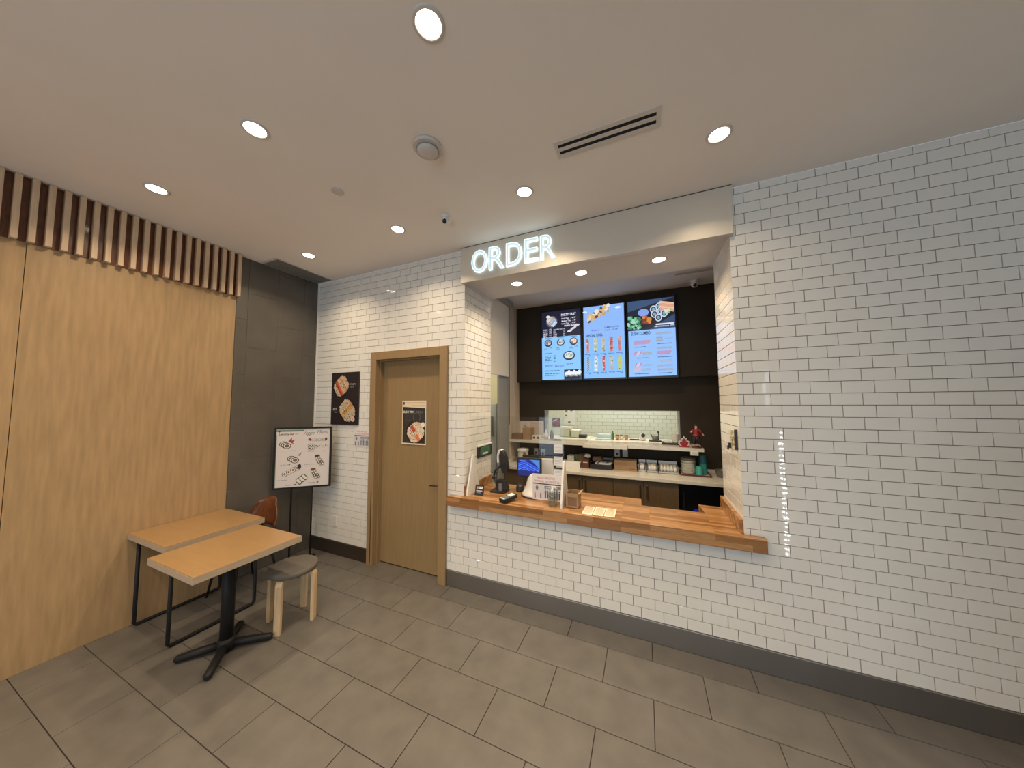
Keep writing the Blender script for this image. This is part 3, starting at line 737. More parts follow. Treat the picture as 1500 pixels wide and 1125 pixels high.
# ================================================================== ON THE COUNTER
# sneeze guard
sg = thing('sneeze_guard', 'clear acrylic sneeze guard between white triangular feet on the counter', 'screen', (.5, .12, CT))
part('pane', MB().box(.012, .985, .117, .122, CT+.04, 1.67), 'acrylic', sg, label='clear acrylic pane')
for x in (.035, .982):
    poly = [(.0,0),(.245,0),(.245,.02),(.135,.385),(.105,.385),(.0,.04)]
    part('foot', MB().prism(poly, (x-.009,0,CT), (0,1,0), (0,0,1), (1,0,0), .018), 'white_plastic', sg, .002)
def sheet(name, O, A, B, w, h, t, m, label, cat, loc, group=None):
    N = Vector(A).cross(Vector(B)); return solo(name, MB().prism([(0,0),(w,0),(w,h),(0,h)], O, A, B, N, t), m, label, cat, loc, group=group)
n2 = solo('distancing_notice', MB().box(.682, .962, .1085, .112, .912, 1.145), 'white_paper', 'physical distancing notice fixed to the acrylic sneeze guard', 'notice', (.82, .11, .912))
notice((.682,.1083,.912), .28, .233, EX, EN, n2, 5)
for z0_, z1_, k in ((1.345,1.425,0), (1.235,1.325,1), (1.13,1.21,2)):
    s_ = solo('receipt_slip', MB().box(.892, .970, .113, .1165, z0_, z1_), 'white_paper', 'white printed slip taped to the sneeze guard edge, %s of three' % ('topmost','middle','lowest')[k], 'paper', (.93, .115, z0_), group='slips taped to the sneeze guard')
    pr = Print((.892,.1128,z0_), EX, EZ, EN, .078, z1_-z0_)
    for i in range(5): pr.dashes(.1,.9,.2+i*.15,srgb(170,168,168),.03)
    if k: pr.rect(0,.9,1,1.1,srgb(55,55,60))
    pr.build('slip_print','ink',s_)
# square black card display
sq = solo('card_display', MB().prism([(0,0),(.092,0),(.092,.10),(0,.10)], (.085,.070,CT), (.995,.08,0), (0,.25,.968), (.08,-.97,.25), .008), 'black_plastic', 'small black square card sign leaning by the white guard foot', 'sign', (.13, .08, CT), .001)
pr = Print(Vector((.085,.070,CT))+Vector((.08,-.97,.25))*.0083, (.995,.08,0), (0,.25,.968), (.08,-.97,.25), .092, .10)
pr.rect(.15,.60,.35,.82,srgb(190,150,150)); pr.rect(.48,.60,.85,.82,srgb(235,235,235)); pr.ell(.66,.71,.07,.06,srgb(20,20,20),8); pr.dashes(.15,.85,.42,srgb(200,200,200),.09); pr.dashes(.2,.7,.24,srgb(150,150,150),.06)
pr.build('card_print','ink',sq)
# device stand
ds = thing('scanner_stand', 'black articulated stand holding a white and black handheld scanner', 'stand', (.265, .28, CT))
part('base', MB().box(.185, .345, .20, .345, CT, CT+.018), 'black_plastic', ds, .004)
part('arm', MB().tube([(.265,.27,CT+.015),(.235,.27,.98),(.195,.265,1.03)], .014, 10).tube([(.195,.265,1.03),(.215,.265,1.10),(.285,.265,1.165)], .011, 10), 'black_plastic', ds)
part('joint', MB().ball((.195,.265,1.03), .021,.021,.021), 'black_plastic', ds)
part('cradle', MB().prism([(0,0),(.10,.0),(.13,.03),(.10,.10),(.03,.12),(-.02,.09)], (.235,.30,CT+.015), (1,0,0), (0,0,1), (0,-1,0), .05), 'black_plastic', ds, .006)
part('bracket', MB().box(.268,.305,.235,.25,CT+.016,CT+.09), 'grey_plastic', ds, .003)
sx = Matrix.Translation((.315,.265,1.205)) @ Matrix.Rotation(-.16, 4, 'Y')
part('scanner_body', MB(sx).prism([(-.03,-.115),(.025,-.12),(.045,-.06),(.04,.06),(.02,.105),(-.01,.11),(-.035,.07),(-.04,-.04)], (0,.03,0), (1,0,0), (0,0,1), (0,-1,0), .06), 'black_plastic', ds, .008)
part('scanner_cover', MB(sx).prism([(-.07,-.01),(-.045,-.012),(-.04,.05),(-.012,.108),(.012,.115),(-.005,.128),(-.035,.12),(-.06,.07)], (0,.028,0), (1,0,0), (0,0,1), (0,-1,0), .056), 'white_plastic', ds, .006)
# card terminal
xf = Rz(-.5, (.478, .012, CT+.013)) @ Matrix.Rotation(.16, 4, 'X')
ctm = thing('card_terminal', 'black card payment terminal lying on the wooden counter', 'terminal', (.478, .045, CT))
body = part('body', MB(xf).prism([(-.038,-.08),(.038,-.08),(.043,-.03),(.043,.07),(.03,.09),(-.03,.09),(-.043,.07),(-.043,-.03)], (0,0,.002), (1,0,0), (0,1,0), (0,0,1), .034), 'black_plastic', ctm, .006)
part('screen', MB(xf).box(-.03, .03, .01, .07, .0355, .0375), 'blue_white', ctm)
for i in range(3):
    for j in range(4): part('key', MB(xf).box(-.030+i*.021, -.013+i*.021, -.068+j*.017, -.055+j*.017, .0355, .039), 'grey_plastic' if j else 'blue_white', ctm)
# POS
po_ = thing('pos_terminal', 'white point of sale terminal with blue lit customer screen', 'terminal', (.66, .20, CT))
PX = Matrix.Translation((-.026,.075,0))
part('base_plate', MB(PX).lathe([(.130,.0),(.133,.006),(.127,.012)], (.665,.21,CT), 40), 'black_plastic', po_)
part('base', MB(PX).lathe([(.128,.010),(.126,.022),(.108,.045),(.088,.09),(.074,.14),(.062,.19),(.05,.215)], (.665,.215,CT), 40), 'white_plastic', po_)
part('customer_display', MB(PX).box(.494, .752, .17, .196, 1.062, 1.262), 'black_plastic', po_, .006)
scn = Print((.484,.2446,1.084), EX, EZ, EN, .226, .158)
scn.rect(0,0,1,1,srgb(28,30,140))
for i in range(9):
    t = i/8; scn.poly([(0,.75-.5*t),(.3,.9-.45*t),(.6,.75-.6*t),(1,.45-.5*t if t < .9 else 0),(1,.38-.5*t if t < .76 else 0),(.6,.66-.6*t),(.3,.80-.45*t),(0,.68-.5*t)], [srgb(60,110,235),srgb(35,50,225),srgb(90,150,240),srgb(30,30,190)][i % 4])
scn.poly([(.55,1),(1,1),(1,.45),(.8,.75)],srgb(75,140,225)); scn.rect(0,0,1,.32,srgb(35,38,120)); scn.rect(.06,.9,.35,.94,srgb(120,140,230))
scn.build('screen_image', 'screen', po_)
part('neck', MB(PX).box(.60,.70,.19,.235,1.05,1.20), 'white_plastic', po_, .006)
part('rear_display', MB(PX).prism([(0,0),(.14,0),(.125,.17),(0,.165)], (.71,.31,1.075), (1,0,0), (0,0,1), (0,-1,0), .04), 'white_plastic', po_, .006)
part('rear_screen', MB(PX).box(.50,.86,.312,.322,1.07,1.262), 'black_plastic', po_, .003)
# black round bell
solo('round_dispenser', MB().lathe([(.040,0),(.042,.015),(.040,.05),(.03,.068),(.0,.072)], (.455,.36,CT), 24), 'black_plastic', 'small round black dispenser beside the white point of sale base', 'dispenser', (.455,.36,CT))
# clear cup with pump
cp = thing('hand_sanitiser', 'clear plastic cup with a small white pump bottle at the counter edge', 'bottle', (.898,.035,CT))
part('cup', MB().lathe([(.040,0),(.046,.09),(.049,.115),(.047,.115),(.044,.09),(.038,.004),(.0,.003)], (.898,.035,CT), 28, cap=False), 'clear_plastic', cp)
part('bottle', MB().lathe([(.026,.004),(.027,.08),(.018,.10),(.011,.106),(.011,.125)], (.893,.04,CT), 20), 'clear_plastic', cp)
part('pump', MB().lathe([(.012,.12),(.012,.14),(.007,.143),(.007,.165)], (.893,.04,CT), 16).box(.885,.925,.034,.046,CT+.162,CT+.172), 'white_plastic', cp)
# cardboard box open
bx = thing('open_carton', 'small open cardboard box next to the guard foot', 'box', (1.07,.12,CT))
t_ = .004; a0,a1,b0,b1,zt = 1.012,1.118,.055,.185,1.015
part('body', MB().box(a0,a1,b0,b0+t_,CT,zt).box(a0,a1,b1-t_,b1,CT,zt).box(a0,a0+t_,b0+t_,b1-t_,CT,zt).box(a1-t_,a1,b0+t_,b1-t_,CT,zt).box(a0,a1,b0,b1,CT,CT+t_), 'cardboard', bx)
part('front_label', MB().box(a0+.015,a1-.012,b0-.002,b0,CT+.02,CT+.095), 'cardboard_dark', bx)
part('flap', MB().prism([(0,0),(.13,0),(.125,.022),(.005,.022)], (a1,b0,zt), (0,1,0), (.9,0,.43), (.43,0,-.9), .003), 'cardboard', bx)
part('contents', MB().box(a0+.01,a1-.01,b0+.01,b1-.01,CT+.01,zt-.035), 'brown_box', bx)
# laminated sheets on the counter
for i in range(3):
    o_ = solo('menu_sheet', MB().box(1.165+i*.088, 1.247+i*.088, -.045+.006*i, .155+.006*i, CT+.0002, CT+.0016), 'white_paper', ['printed sheet lying on the counter nearest the cardboard box','middle printed sheet of three lying on the counter','printed sheet lying on the counter farthest from the cardboard box'][i], 'paper', (1.2+i*.087,.05,CT), group='printed sheets on the counter')
    pr = Print((1.165+i*.088,-.045+.006*i,CT+.0017), (1,0,0), (0,1,0), (0,0,1), .082, .2)
    pr.rect(.0,0,1,1,srgb(236,228,205)); pr.rect(.08,.06,.92,.94,srgb(214,204,176))
    for k in range(8): pr.dashes(.14,.86,.15+k*.09,srgb(150,144,128),.02)
    pr.rect(.2,.86,.8,.9,srgb(170,165,150)); pr.build('sheet_print','ink',o_)
# green device on left return
gd = thing('wall_control_panel', 'dark control panel with green display on the tiled return', 'panel', (.0,.41,1.23))
part('housing', MB().box(.0005,.018,.255,.575,1.215,1.335), 'black_plastic', gd, .003)
part('top_edge', MB().box(.0005,.020,.25,.58,1.333,1.345), 'white_plastic', gd)
pr = Print((.0182,.30,1.225), (0,1,0), EZ, (1,0,0), .23, .10)
pr.poly([(.1,.1),(.9,.1),(1,.3),(1,.8),(.9,1),(.1,1),(0,.8),(0,.3)],srgb(62,110,84)); pr.rect(.25,.16,.75,.34,srgb(215,230,222)); pr.text('OPEN',.28,.5,.35,srgb(40,80,60),.02,0,.45)
pr.build('display','ink',gd)
# framed print on right return
rp = thing('picture_card', 'small gold printed card in a black edged holder on the right return', 'picture', (2.28,.2,1.46))
part('holder', MB().box(2.262,2.279,.045,.058,1.46,1.605), 'black_plastic', rp)
part('card', MB().box(2.273,2.279,.058,.27,1.455,1.595), 'cream_plastic', rp)
pr = Print((2.2728,.27,1.455), (0,-1,0), EZ, (-1,0,0), .212, .14)
random.seed(4)
for i in range(40): pr.ell(random.uniform(.3,.95),random.uniform(.1,.95),random.uniform(.02,.08),random.uniform(.03,.1),random.choice([srgb(150,130,60),srgb(110,95,45),srgb(185,170,110)]),7)
pr.build('card_print','ink',rp)
solo('wall_hook', MB().box(2.255,2.279,.205,.222,1.452,1.492).box(2.248,2.258,.205,.222,1.440,1.47), 'black_plastic', 'small black hook on the right tiled return under the gold card', 'hook', (2.27,.21,1.44))

# ================================================================== KITCHEN
# menu screens
SC = [(.193,.826),(.845,1.448),(1.468,2.090)]
Z0, Z1 = 2.146, 3.243
lab = ['left', 'mid', 'right']
labels = ['menu screen headed PARTY TRAY with rice bowls on blue', 'menu screen headed SPECIAL ROLL with rows of sushi rolls', 'menu screen headed SUSHI COMBO under a sushi platter photo']
BL, BL2 = srgb(140,200,255), srgb(142,186,250)
NV, WH, TX = srgb(26,26,52), srgb(240,242,252), srgb(52,78,112)
for i, (a, b) in enumerate(SC):
    t = thing('menu_screen', labels[i], 'screen', ((a+b)/2, 2.0, Z0), 'menu screens above the kitchen window')
    part('case', MB().box(a-.006, b+.006, 1.935, 1.999, Z0-.012, Z1+.012), 'tv_black', t, .004)
    g = .016; w, h = (b-a)-2*g, Z1-Z0-2*g
    p = Print((a+g, 1.9346, Z0+g), EX, EZ, EN, w, h, step=4e-5); random.seed(20+i); asp = w/h
    if i == 0:
        p.rect(0,0,1,1,BL); p.rect(0,.62,1,1,NV)
        p.platter(.27,.85,.15,srgb(90,95,110),[srgb(190,205,225),srgb(215,225,235),srgb(140,180,215),srgb(200,190,185),srgb(225,160,140)],.8,7); p.ell(.17,.925,.05,.02,srgb(235,235,200),10)
        p.text('PARTY TRAY',.52,.915,.05,WH,.02,0,.38)
        for k, s_ in enumerate(('Small Tray   ..  41.99','Medium Tray   ..  59','Large Tray   .. 79.99')): p.text(s_,.53,.868-.036*k,.028,WH,.02,0,.36)
        p.text('INARI SUSHI',.60,.76,.034,WH,.03,0,.32)
        for k in range(5):
            p.text(('COMBO','REGULAR','DELUXE','SET','SPECIAL')[k],.04,.725-.028*k,.022,WH,.02,0,.12); p.text('12.99',.19,.73-.028*k,.022,WH,.01,0,.07)
            p.text(('CALIFORNIA ROLL','SET','DELUXE','VEGGIE','MIXED')[k],.31,.722-.024*k,.02,WH,.01,0,(.24,.06,.08,.1,.09)[k]); p.text('9.99',.56,.722-.024*k,.02,WH,.01,0,.06)
        for k in range(3): p.ell(.74+.09*k,.69+.035*k,.075,.016,srgb(220,215,225),12,.3)
        for k, x in enumerate((.17,.5,.83)):
            p.text(('TERIYAKI','UDON','CHIRASHI')[k],x-.08,.60,.022,TX,.02,0,.16)
            p.ell(x,.535,.10,.10*asp*.95,srgb(38,40,55),22); p.ell(x,.54,.078,.078*asp*.9,[srgb(150,150,160),srgb(200,215,225),srgb(225,190,170)][k],18)
            for _ in range(10): p.ell(x+random.uniform(-.05,.05),.54+random.uniform(-.02,.02),.016,.009,random.choice([srgb(90,90,95),srgb(230,230,235),srgb(200,140,120)]),7)
            p.dashes(x-.11,x-.04,.455,TX,.006); p.dashes(x+.05,x+.11,.462,TX,.006); p.dashes(x-.11,x-.02,.44,TX,.005)
        p.ell(.71,.335,.15,.15*asp*.78,srgb(40,44,60),26); p.ell(.71,.34,.12,.12*asp*.7,srgb(215,225,235),22)
        for _ in range(26): p.ell(.71+random.uniform(-.09,.09),.34+random.uniform(-.028,.028),.018,.010,random.choice([srgb(190,205,140),srgb(235,240,245),srgb(150,170,190)]),7)
        p.text('RICE BOWL',.08,.375,.024,TX,.02,0,.2)
        for k in range(5): p.dashes(.08,random.uniform(.2,.28),.345-.022*k,TX,.009); p.dashes(.31,.36,.345-.022*k,TX,.009)
        p.text('KATSU DON',.08,.195,.026,TX,.03,0,.2); p.dashes(.34,.58,.205,TX,.007); p.dashes(.34,.6,.19,TX,.006); p.dashes(.64,.82,.215,TX,.008)
        p.text('Udon Soba Noodle',.08,.12,.03,TX,.02,0,.38); p.dashes(.08,.46,.085,TX,.008); p.dashes(.08,.4,.06,TX,.007)
        p.rect(.58,0,1,.135,NV)
        for k in range(6): p.ell(.64+.065*k,.07+.022*(k % 2),.045,.035,srgb(235,240,245),12); p.ell(.65+.065*k,.05,.03,.014,srgb(150,155,150),8)
    elif i == 1:
        p.rect(0,0,1,1,BL2); p.rect(0,0,1,.56,srgb(132,190,252))
        for k in range(12): p.poly([(0,.98-k*.035),(.5,.96-k*.035),(1,1-k*.035),(1,.995-k*.035),(.5,.955-k*.035),(0,.972-k*.035)],srgb(146+random.randint(-8,8),182,244))
        p.ell(.86,.95,.07,.014,srgb(235,240,255),12); p.ell(.04,.93,.06,.012,srgb(225,235,255),12)
        for k in range(70):
            u = random.random(); p.ell(.12+.5*u+random.uniform(-.05,.05),.825+.14*u+random.uniform(-.045,.045),random.uniform(.02,.05),random.uniform(.012,.03),random.choice([srgb(232,205,170),srgb(215,180,130),srgb(240,228,205),srgb(95,72,70),srgb(200,160,80)]),8,random.uniform(0,3))
        p.text('COMBO PLATTER',.52,.68,.026,srgb(60,65,95),.02,0,.36); p.text('12 pcs ... 21.99',.52,.645,.024,srgb(60,65,95),.02,0,.32); p.dashes(.2,.42,.66,srgb(110,120,205),.012)
        p.text('SPECIAL ROLL',.06,.575,.052,srgb(40,55,90),.022,0,.42)
        cols = [srgb(205,125,120),srgb(195,200,165),srgb(185,175,150),srgb(205,130,135),srgb(200,135,140),srgb(60,70,90),srgb(215,215,220),srgb(205,90,80),srgb(175,185,195),srgb(195,200,95)]
        for r in range(2):
            for k in range(5):
                x = .10+.195*k; y = .455 - .255*r; c = cols[r*5+k]
                p.ell(x,y,.062,.095,tuple(q*.95 for q in srgb(165,195,225)),14)
                for q in range(7):
                    yy = y-.085+q*.028; rad = .045 if k % 2 else .035
                    if r*5+k == 5: p.bar(x,yy,.07,.014,.8,c); continue
                    p.ell(x+random.uniform(-.008,.008),yy,rad,.018,tuple(min(1,v*random.uniform(.75,1.2)) for v in c),9)
                    if random.random() < .55: p.ell(x+random.uniform(-.02,.02),yy,.014,.008,random.choice([srgb(60,55,60),srgb(235,235,225),srgb(190,60,50)]),6)
                p.dashes(x-.08,x+.07,y-.125,TX,.006); p.dashes(x+.02,x+.07,y-.14,TX,.006)
    else:
        p.rect(0,0,1,1,srgb(146,192,252)); p.rect(0,.605,1,1,srgb(30,36,52)); p.poly([(0,.86),(1,1),(.0,1)],srgb(60,84,120)); p.poly([(.45,.605),(1,.605),(1,.78)],srgb(56,76,110))
        p.poly([(0,.64),(.1,.80),(.95,.97),(1,.80),(.35,.63)],srgb(22,24,30))
        for _ in range(60): p.ell(random.uniform(0,.27),.62+random.random()*.17,random.uniform(.02,.04),random.uniform(.01,.022),random.choice([srgb(85,170,130),srgb(120,200,160),srgb(60,120,90),srgb(160,215,190)]),7)
        p.ell(.34,.835,.12,.05,srgb(130,160,232),16)
        for _ in range(22): p.ell(.42+random.uniform(-.1,.1),.735+random.uniform(-.04,.04),.035,.022,random.choice([srgb(150,70,45),srgb(175,85,55),srgb(110,50,35),srgb(215,130,60)]),8)
        for (x, y) in ((.56,.865),(.68,.895),(.58,.80),(.72,.84),(.66,.75),(.78,.80)): p.ell(x,y,.075,.05,srgb(205,220,240),14); p.ell(x,y,.055,.037,srgb(40,55,70),12); p.ell(x,y,.034,.022,srgb(140,165,185),10)
        for k in range(4): p.bar(.84,.93-.03*k,.3,.05,-.25,[srgb(235,190,160),srgb(225,165,135)][k % 2])
        for _ in range(10): p.ell(.88+random.uniform(-.08,.05),.82+random.uniform(-.02,.02),.03,.015,random.choice([srgb(150,190,140),srgb(225,230,215)]),7)
        p.rect(.60,.655,.98,.672,srgb(225,230,240)); p.text('Sushi & Roll 12 pcs  19.99',.57,.63,.022,WH,.02,0,.41)
        p.text('SUSHI COMBO',.06,.545,.055,srgb(40,55,90),.022,0,.42)
        rc = srgb(225,95,85)
        def slices(x, y, n, c, w_=.06, st=.032):
            for k in range(n): p.bar(x+k*st, y, w_, .015, 1.15, c if random.random() < .75 else srgb(240,200,190))
        slices(.13,.445,11,rc,.10); p.dashes(.13,.38,.385,TX,.008)
        slices(.13,.305,5,rc,.10); p.roll_row(.32,.305,5,.04,.02,[srgb(110,140,190)]); p.roll_row(.32,.29,5,.04,.02,[srgb(110,140,190)]); p.dashes(.17,.42,.24,TX,.008)
        slices(.15,.15,4,rc,.10); slices(.11,.09,5,srgb(235,175,160),.10); p.roll_row(.30,.145,6,.035,.017,[srgb(110,140,130)]); p.roll_row(.30,.09,5,.04,.02,[srgb(110,140,190)]); p.dashes(.12,.44,.035,TX,.008)
        p.roll_row(.62,.545,7,.045,.02,[srgb(120,80,70),srgb(110,140,110)]); p.roll_row(.62,.49,3,.045,.024,[srgb(60,60,60)]); p.roll_row(.62,.455,3,.045,.024,[srgb(60,60,60)]); p.roll_row(.80,.48,4,.04,.018,[srgb(140,160,200)]); p.dashes(.62,.92,.41,TX,.008)
        p.roll_row(.62,.355,7,.045,.02,[srgb(120,80,70)]); slices(.62,.295,9,rc,.09); p.dashes(.62,.92,.24,TX,.008)
        p.roll_row(.68,.19,6,.042,.018,[srgb(130,150,200)]); p.roll_row(.62,.13,8,.04,.02,[srgb(90,90,90),srgb(150,140,120)]); p.roll_row(.63,.08,8,.04,.02,[srgb(60,60,60)]); p.dashes(.62,.92,.035,TX,.008)
    p.build('screen_image', 'screen', t)
# pass-through shelf, three stone slabs
for a, b, y0_, zt_, lb in ((KX0,.886,1.69,1.252,'pale stone pass-through shelf slab next to the kitchen side wall'),(.886,1.447,1.56,1.245,'pale stone pass-through shelf slab jutting out in the middle'),(1.447,2.305,1.655,1.250,'pale stone pass-through shelf slab under the red figurine')):
    solo('pass_shelf', MB().box(a, b-.001, y0_, 2.52 if a > 0 and b < 2.2 else 2.52, zt_-.042, zt_) if KX0 < a and b < 2.2 else MB().box(a, b-.001, y0_, KY-.0, zt_-.042, zt_).box(max(a,WX0+.001), min(b,WX1-.001)-.001, KY, 2.52, zt_-.042, zt_), 'stone_top', lb, 'shelf', ((a+b)/2, 2.0, zt_-.042), .0, group='stone slabs of the pass-through shelf')
# rear counter
solo('rear_counter', MB().box(KX0, 2.84, 1.43, KY, .862, .90), 'stone_top', 'pale stone counter along the dark kitchen wall', 'counter', (1.3, 1.75, .862), .003)
struct('trim_7', MB().box(KX0, KX0+.02, 1.43, KY, .90, .955), 'stone_top')
struct('trim_8', MB().box(KX0+.02, 2.84, KY-.015, KY, .90, .93), 'stone_top')
def cabinet(x0, x1, doors, label):
    t = thing('base_cabinet', label, 'cabinet', ((x0+x1)/2, 1.75, 0), 'brown base cabinets under the rear counter')
    part('carcass', MB().box(x0, x1, 1.492, KY-.03, .08, .861), 'brown_base', t)
    for a, b, hs in doors:
        d = part('door', MB().box(a+.002, b-.002, 1.472, 1.490, .09, .852), 'cabinet_brown', t, .0015)
        hx = b-.04 if hs > 0 else a+.04
        part('handle', MB().box(hx-.008, hx+.008, 1.448, 1.458, .64, .80).box(hx-.008, hx+.008, 1.458, 1.473, .785, .80).box(hx-.008, hx+.008, 1.458, 1.473, .64, .655), 'bronze', d, .002)
        part('handle_cap', MB().box(hx-.008, hx+.008, 1.4475, 1.459, .80, .812), 'handle_steel', d)
cabinet(KX0+.01, .525, [(KX0+.01,.14,1),(.14,.525,-1)], 'brown base cabinet next to the kitchen side wall')
cabinet(.526, 1.2725, [(.526,.893,1),(.893,1.2725,-1)], 'brown base cabinet below the black tray on the rear counter')
cabinet(1.2735, 2.005, [(1.2735,1.628,1),(1.628,2.005,-1)], 'brown base cabinet beside the black undercounter fridge')
fg = thing('undercounter_fridge', 'black undercounter fridge with a faint blue light', 'fridge', (2.4, 1.78, 0))
part('body', MB().box(2.01, 2.80, 1.56, KY-.03, .04, .855), 'black_void', fg, .004)
part('handle', MB().box(2.05, 2.07, 1.53, 1.56, .35, .75), 'black_plastic', fg)
part('light_bar', MB().box(2.16, 2.28, 1.552, 1.561, .50, .56), 'blue_led', fg)
# roller shade
rs = thing('roller_shade', 'cream roller shade half lowered over the kitchen side doorway', 'shade', (KX0+.03, 1.2, 2.2))
part('cassette', MB().box(KX0+.005, KX0+.085, .70, 1.665, KZ-.075, KZ-.004), 'shade_box', rs, .006)
part('fabric', MB().box(KX0+.018, KX0+.0205, .72, 1.645, 2.215, KZ-.06), 'shade_fabric', rs)
part('hem_bar', MB().box(KX0+.013, KX0+.025, .72, 1.645, 2.200, 2.222), 'white_plastic', rs, .002)
part('chain', MB().tube([(KX0+.03,1.625,KZ-.08),(KX0+.03,1.63,1.48)], .004, 6), 'black_plastic', rs)
# storeroom fridge beyond doorway
fr_ = thing('tall_fridge', 'white upright fridge seen through the side doorway', 'fridge', (-.78, 1.85, 0))
part('body', MB().box(-1.2, -.42, 1.62, KY-.05, .02, 1.80), 'fridge_white', fr_, .006)
part('door', MB().box(-1.2, -.42, 1.585, 1.617, .75, 1.79), 'fridge_white', fr_, .004)
part('door', MB().box(-1.2, -.42, 1.585, 1.617, .03, .74), 'fridge_white', fr_, .004)
part('handle', MB().box(-.50, -.475, 1.555, 1.585, 1.3, 1.6), 'grey_plastic', fr_)
def panel_light(x0, x1, y0, y1, z, label, power, col):
    t = thing('ceiling_panel_light', label, 'light', ((x0+x1)/2, (y0+y1)/2, z))
    part('frame', MB().box(x0-.02, x1+.02, y0-.02, y1+.02, z-.018, z), 'white_plastic', t)
    part('diffuser', MB().box(x0, x1, y0, y1, z-.02, z-.0185), 'lens_kitchen', t)
    o = area('lamp', (0,0,-.03), (0,0,0), x1-x0, y1-y0, power, col); o.parent = t
panel_light(.1, 1.3, 2.9, 3.2, KZ, 'fluorescent ceiling panel light over the back kitchen worktop', 60, (1.0,.97,.80))
panel_light(1.5, 2.6, 2.9, 3.2, KZ, 'fluorescent ceiling panel light at the far end of the back kitchen', 50, (1.0,.97,.80))
panel_light(-1.2, -.7, .7, 1.3, KZ, 'ceiling panel light in the storeroom behind the door', 30, (1.0,.95,.75))
# back kitchen worktop
bwk = thing('back_worktop', 'steel worktop along the far tiled kitchen wall', 'worktop', (1.0, 3.9, 0))
part('top', MB().box(-1.15, 2.88, 3.55, 4.2, .86, .90), 'steel', bwk)
part('panel', MB().box(-1.15, 2.88, 3.6, 4.2, .02, .86), 'steel', bwk)

# --- items on the pass shelf
ZP = 1.25
lf = thing('maple_leaf_sign', 'red maple leaf sign with white outline on the pass-through shelf', 'ornament', (2.105, 1.72, ZP))
leaf = [(0,.14),(.018,.105),(.038,.115),(.032,.065),(.055,.085),(.062,.07),(.082,.072),(.072,.048),(.08,.04),(.045,.012),(.05,0),(-.05,0),(-.045,.012),(-.08,.04),(-.072,.048),(-.082,.072),(-.062,.07),(-.055,.085),(-.032,.065),(-.038,.115),(-.018,.105)]
leaf = [(x*.82, z) for x, z in leaf]
part('outline', MB().prism(leaf, (2.103,1.73,ZP), (1,0,0), (0,0,1), (0,-1,0), .012), 'leaf_white', lf)
part('leaf', MB().prism([(x*.74, .008+z*.78) for x, z in leaf], (2.103,1.719,ZP), (1,0,0), (0,0,1), (0,-1,0), .004), 'red_cloth', lf)
part('base', MB().box(2.05,2.155,1.70,1.75,ZP,ZP+.012), 'red_cloth', lf, .002)
# figurine
fi = thing('figurine', 'small figurine in red top and dark trousers standing on the shelf end', 'figurine', (2.225, 1.72, ZP))
part('stand', MB().lathe([(.055,0),(.055,.008),(.05,.012)], (2.238,1.72,ZP), 24), 'tray_red', fi)
def skinned(name, joints, edges, m, parent):
    me = bpy.data.meshes.new(name); org = ORG[parent.name]
    me.from_pydata([tuple(Vector(j[0])-org) for j in joints], edges, []); me.update()
    tmp = bpy.data.objects.new(name, me); COL.objects.link(tmp)
    sk = tmp.modifiers.new('skin', 'SKIN'); sk.use_smooth_shade = True
    for v, j in zip(me.skin_vertices[0].data, joints): v.radius = j[1] if isinstance(j[1], tuple) else (j[1], j[1])
    me.skin_vertices[0].data[0].use_root = True
    tmp.modifiers.new('sub', 'SUBSURF').levels = 1
    tmp.modifiers['sub'].render_levels = 1
    me.materials.append(M[m]); tmp.parent = parent; ORG[tmp.name] = org
    return tmp
fx, fy, fz = 2.238, 1.72, ZP+.012
def J(x, y, z, r): return ((fx+x, fy+y, fz+z), r)
body_ = skinned('body', [J(0,0,.125,.022), J(0,0,.165,.024), J(0,-.004,.197,.026), J(0,-.004,.216,.010), J(0,-.006,.238,.019), J(0,-.006,.255,.014),
   J(-.036,0,.198,.011), J(-.060,-.01,.168,.009), J(-.045,-.035,.188,.007), J(.036,0,.198,.011), J(.060,-.006,.165,.009), J(.078,-.012,.135,.006),
   J(-.016,0,.108,.017), J(-.024,-.005,.062,.012), J(-.028,0,.006,.009), J(-.030,-.022,.004,.007), J(.018,0,.108,.017), J(.028,-.004,.062,.012), J(.034,.004,.006,.009), J(.036,-.018,.004,.007)],
  [(0,1),(1,2),(2,3),(3,4),(4,5),(2,6),(6,7),(7,8),(2,9),(9,10),(10,11),(0,12),(12,13),(13,14),(14,15),(0,16),(16,17),(17,18),(18,19)], 'skin', fi)
part('tunic', MB().lathe([(.040,.128),(.034,.150),(.031,.165),(.034,.190),(.028,.212),(.012,.219)], (fx,fy,fz), 18, cap=False), 'red_cloth', fi)
for sx_, pts in ((-1, [(-.028,0,.203),(-.062,-.01,.168)]), (1, [(.028,0,.203),(.060,-.006,.165)])):
    part('sleeve', MB().tube([(fx+a,fy+b,fz+c) for a,b,c in pts], [.015,.012], 10), 'red_cloth', fi)
part('trousers', MB().tube([(fx-.010,fy,fz+.130),(fx-.017,fy,fz+.106),(fx-.026,fy-.004,fz+.030)], [.022,.020,.015], 10).tube([(fx+.010,fy,fz+.130),(fx+.019,fy,fz+.106),(fx+.031,fy,fz+.030)], [.022,.020,.015], 10), 'dark_cloth', fi)
part('hair', MB().ball((fx,fy+.004,fz+.256), .021,.021,.017), 'dark_cloth', fi)
nt_ = solo('shelf_tag', MB().box(2.16,2.243,1.646,1.652,1.165,1.214), 'white_paper', 'small white tag hanging from the shelf edge below the figurine', 'tag', (2.2,1.65,1.165))
pr = Print((2.16,1.6458,1.165), EX, EZ, EN, .083, .049)
for k in range(3): pr.dashes(.12,.88,.28+k*.2,srgb(150,145,135),.06)
pr.build('tag_print','ink',nt_)
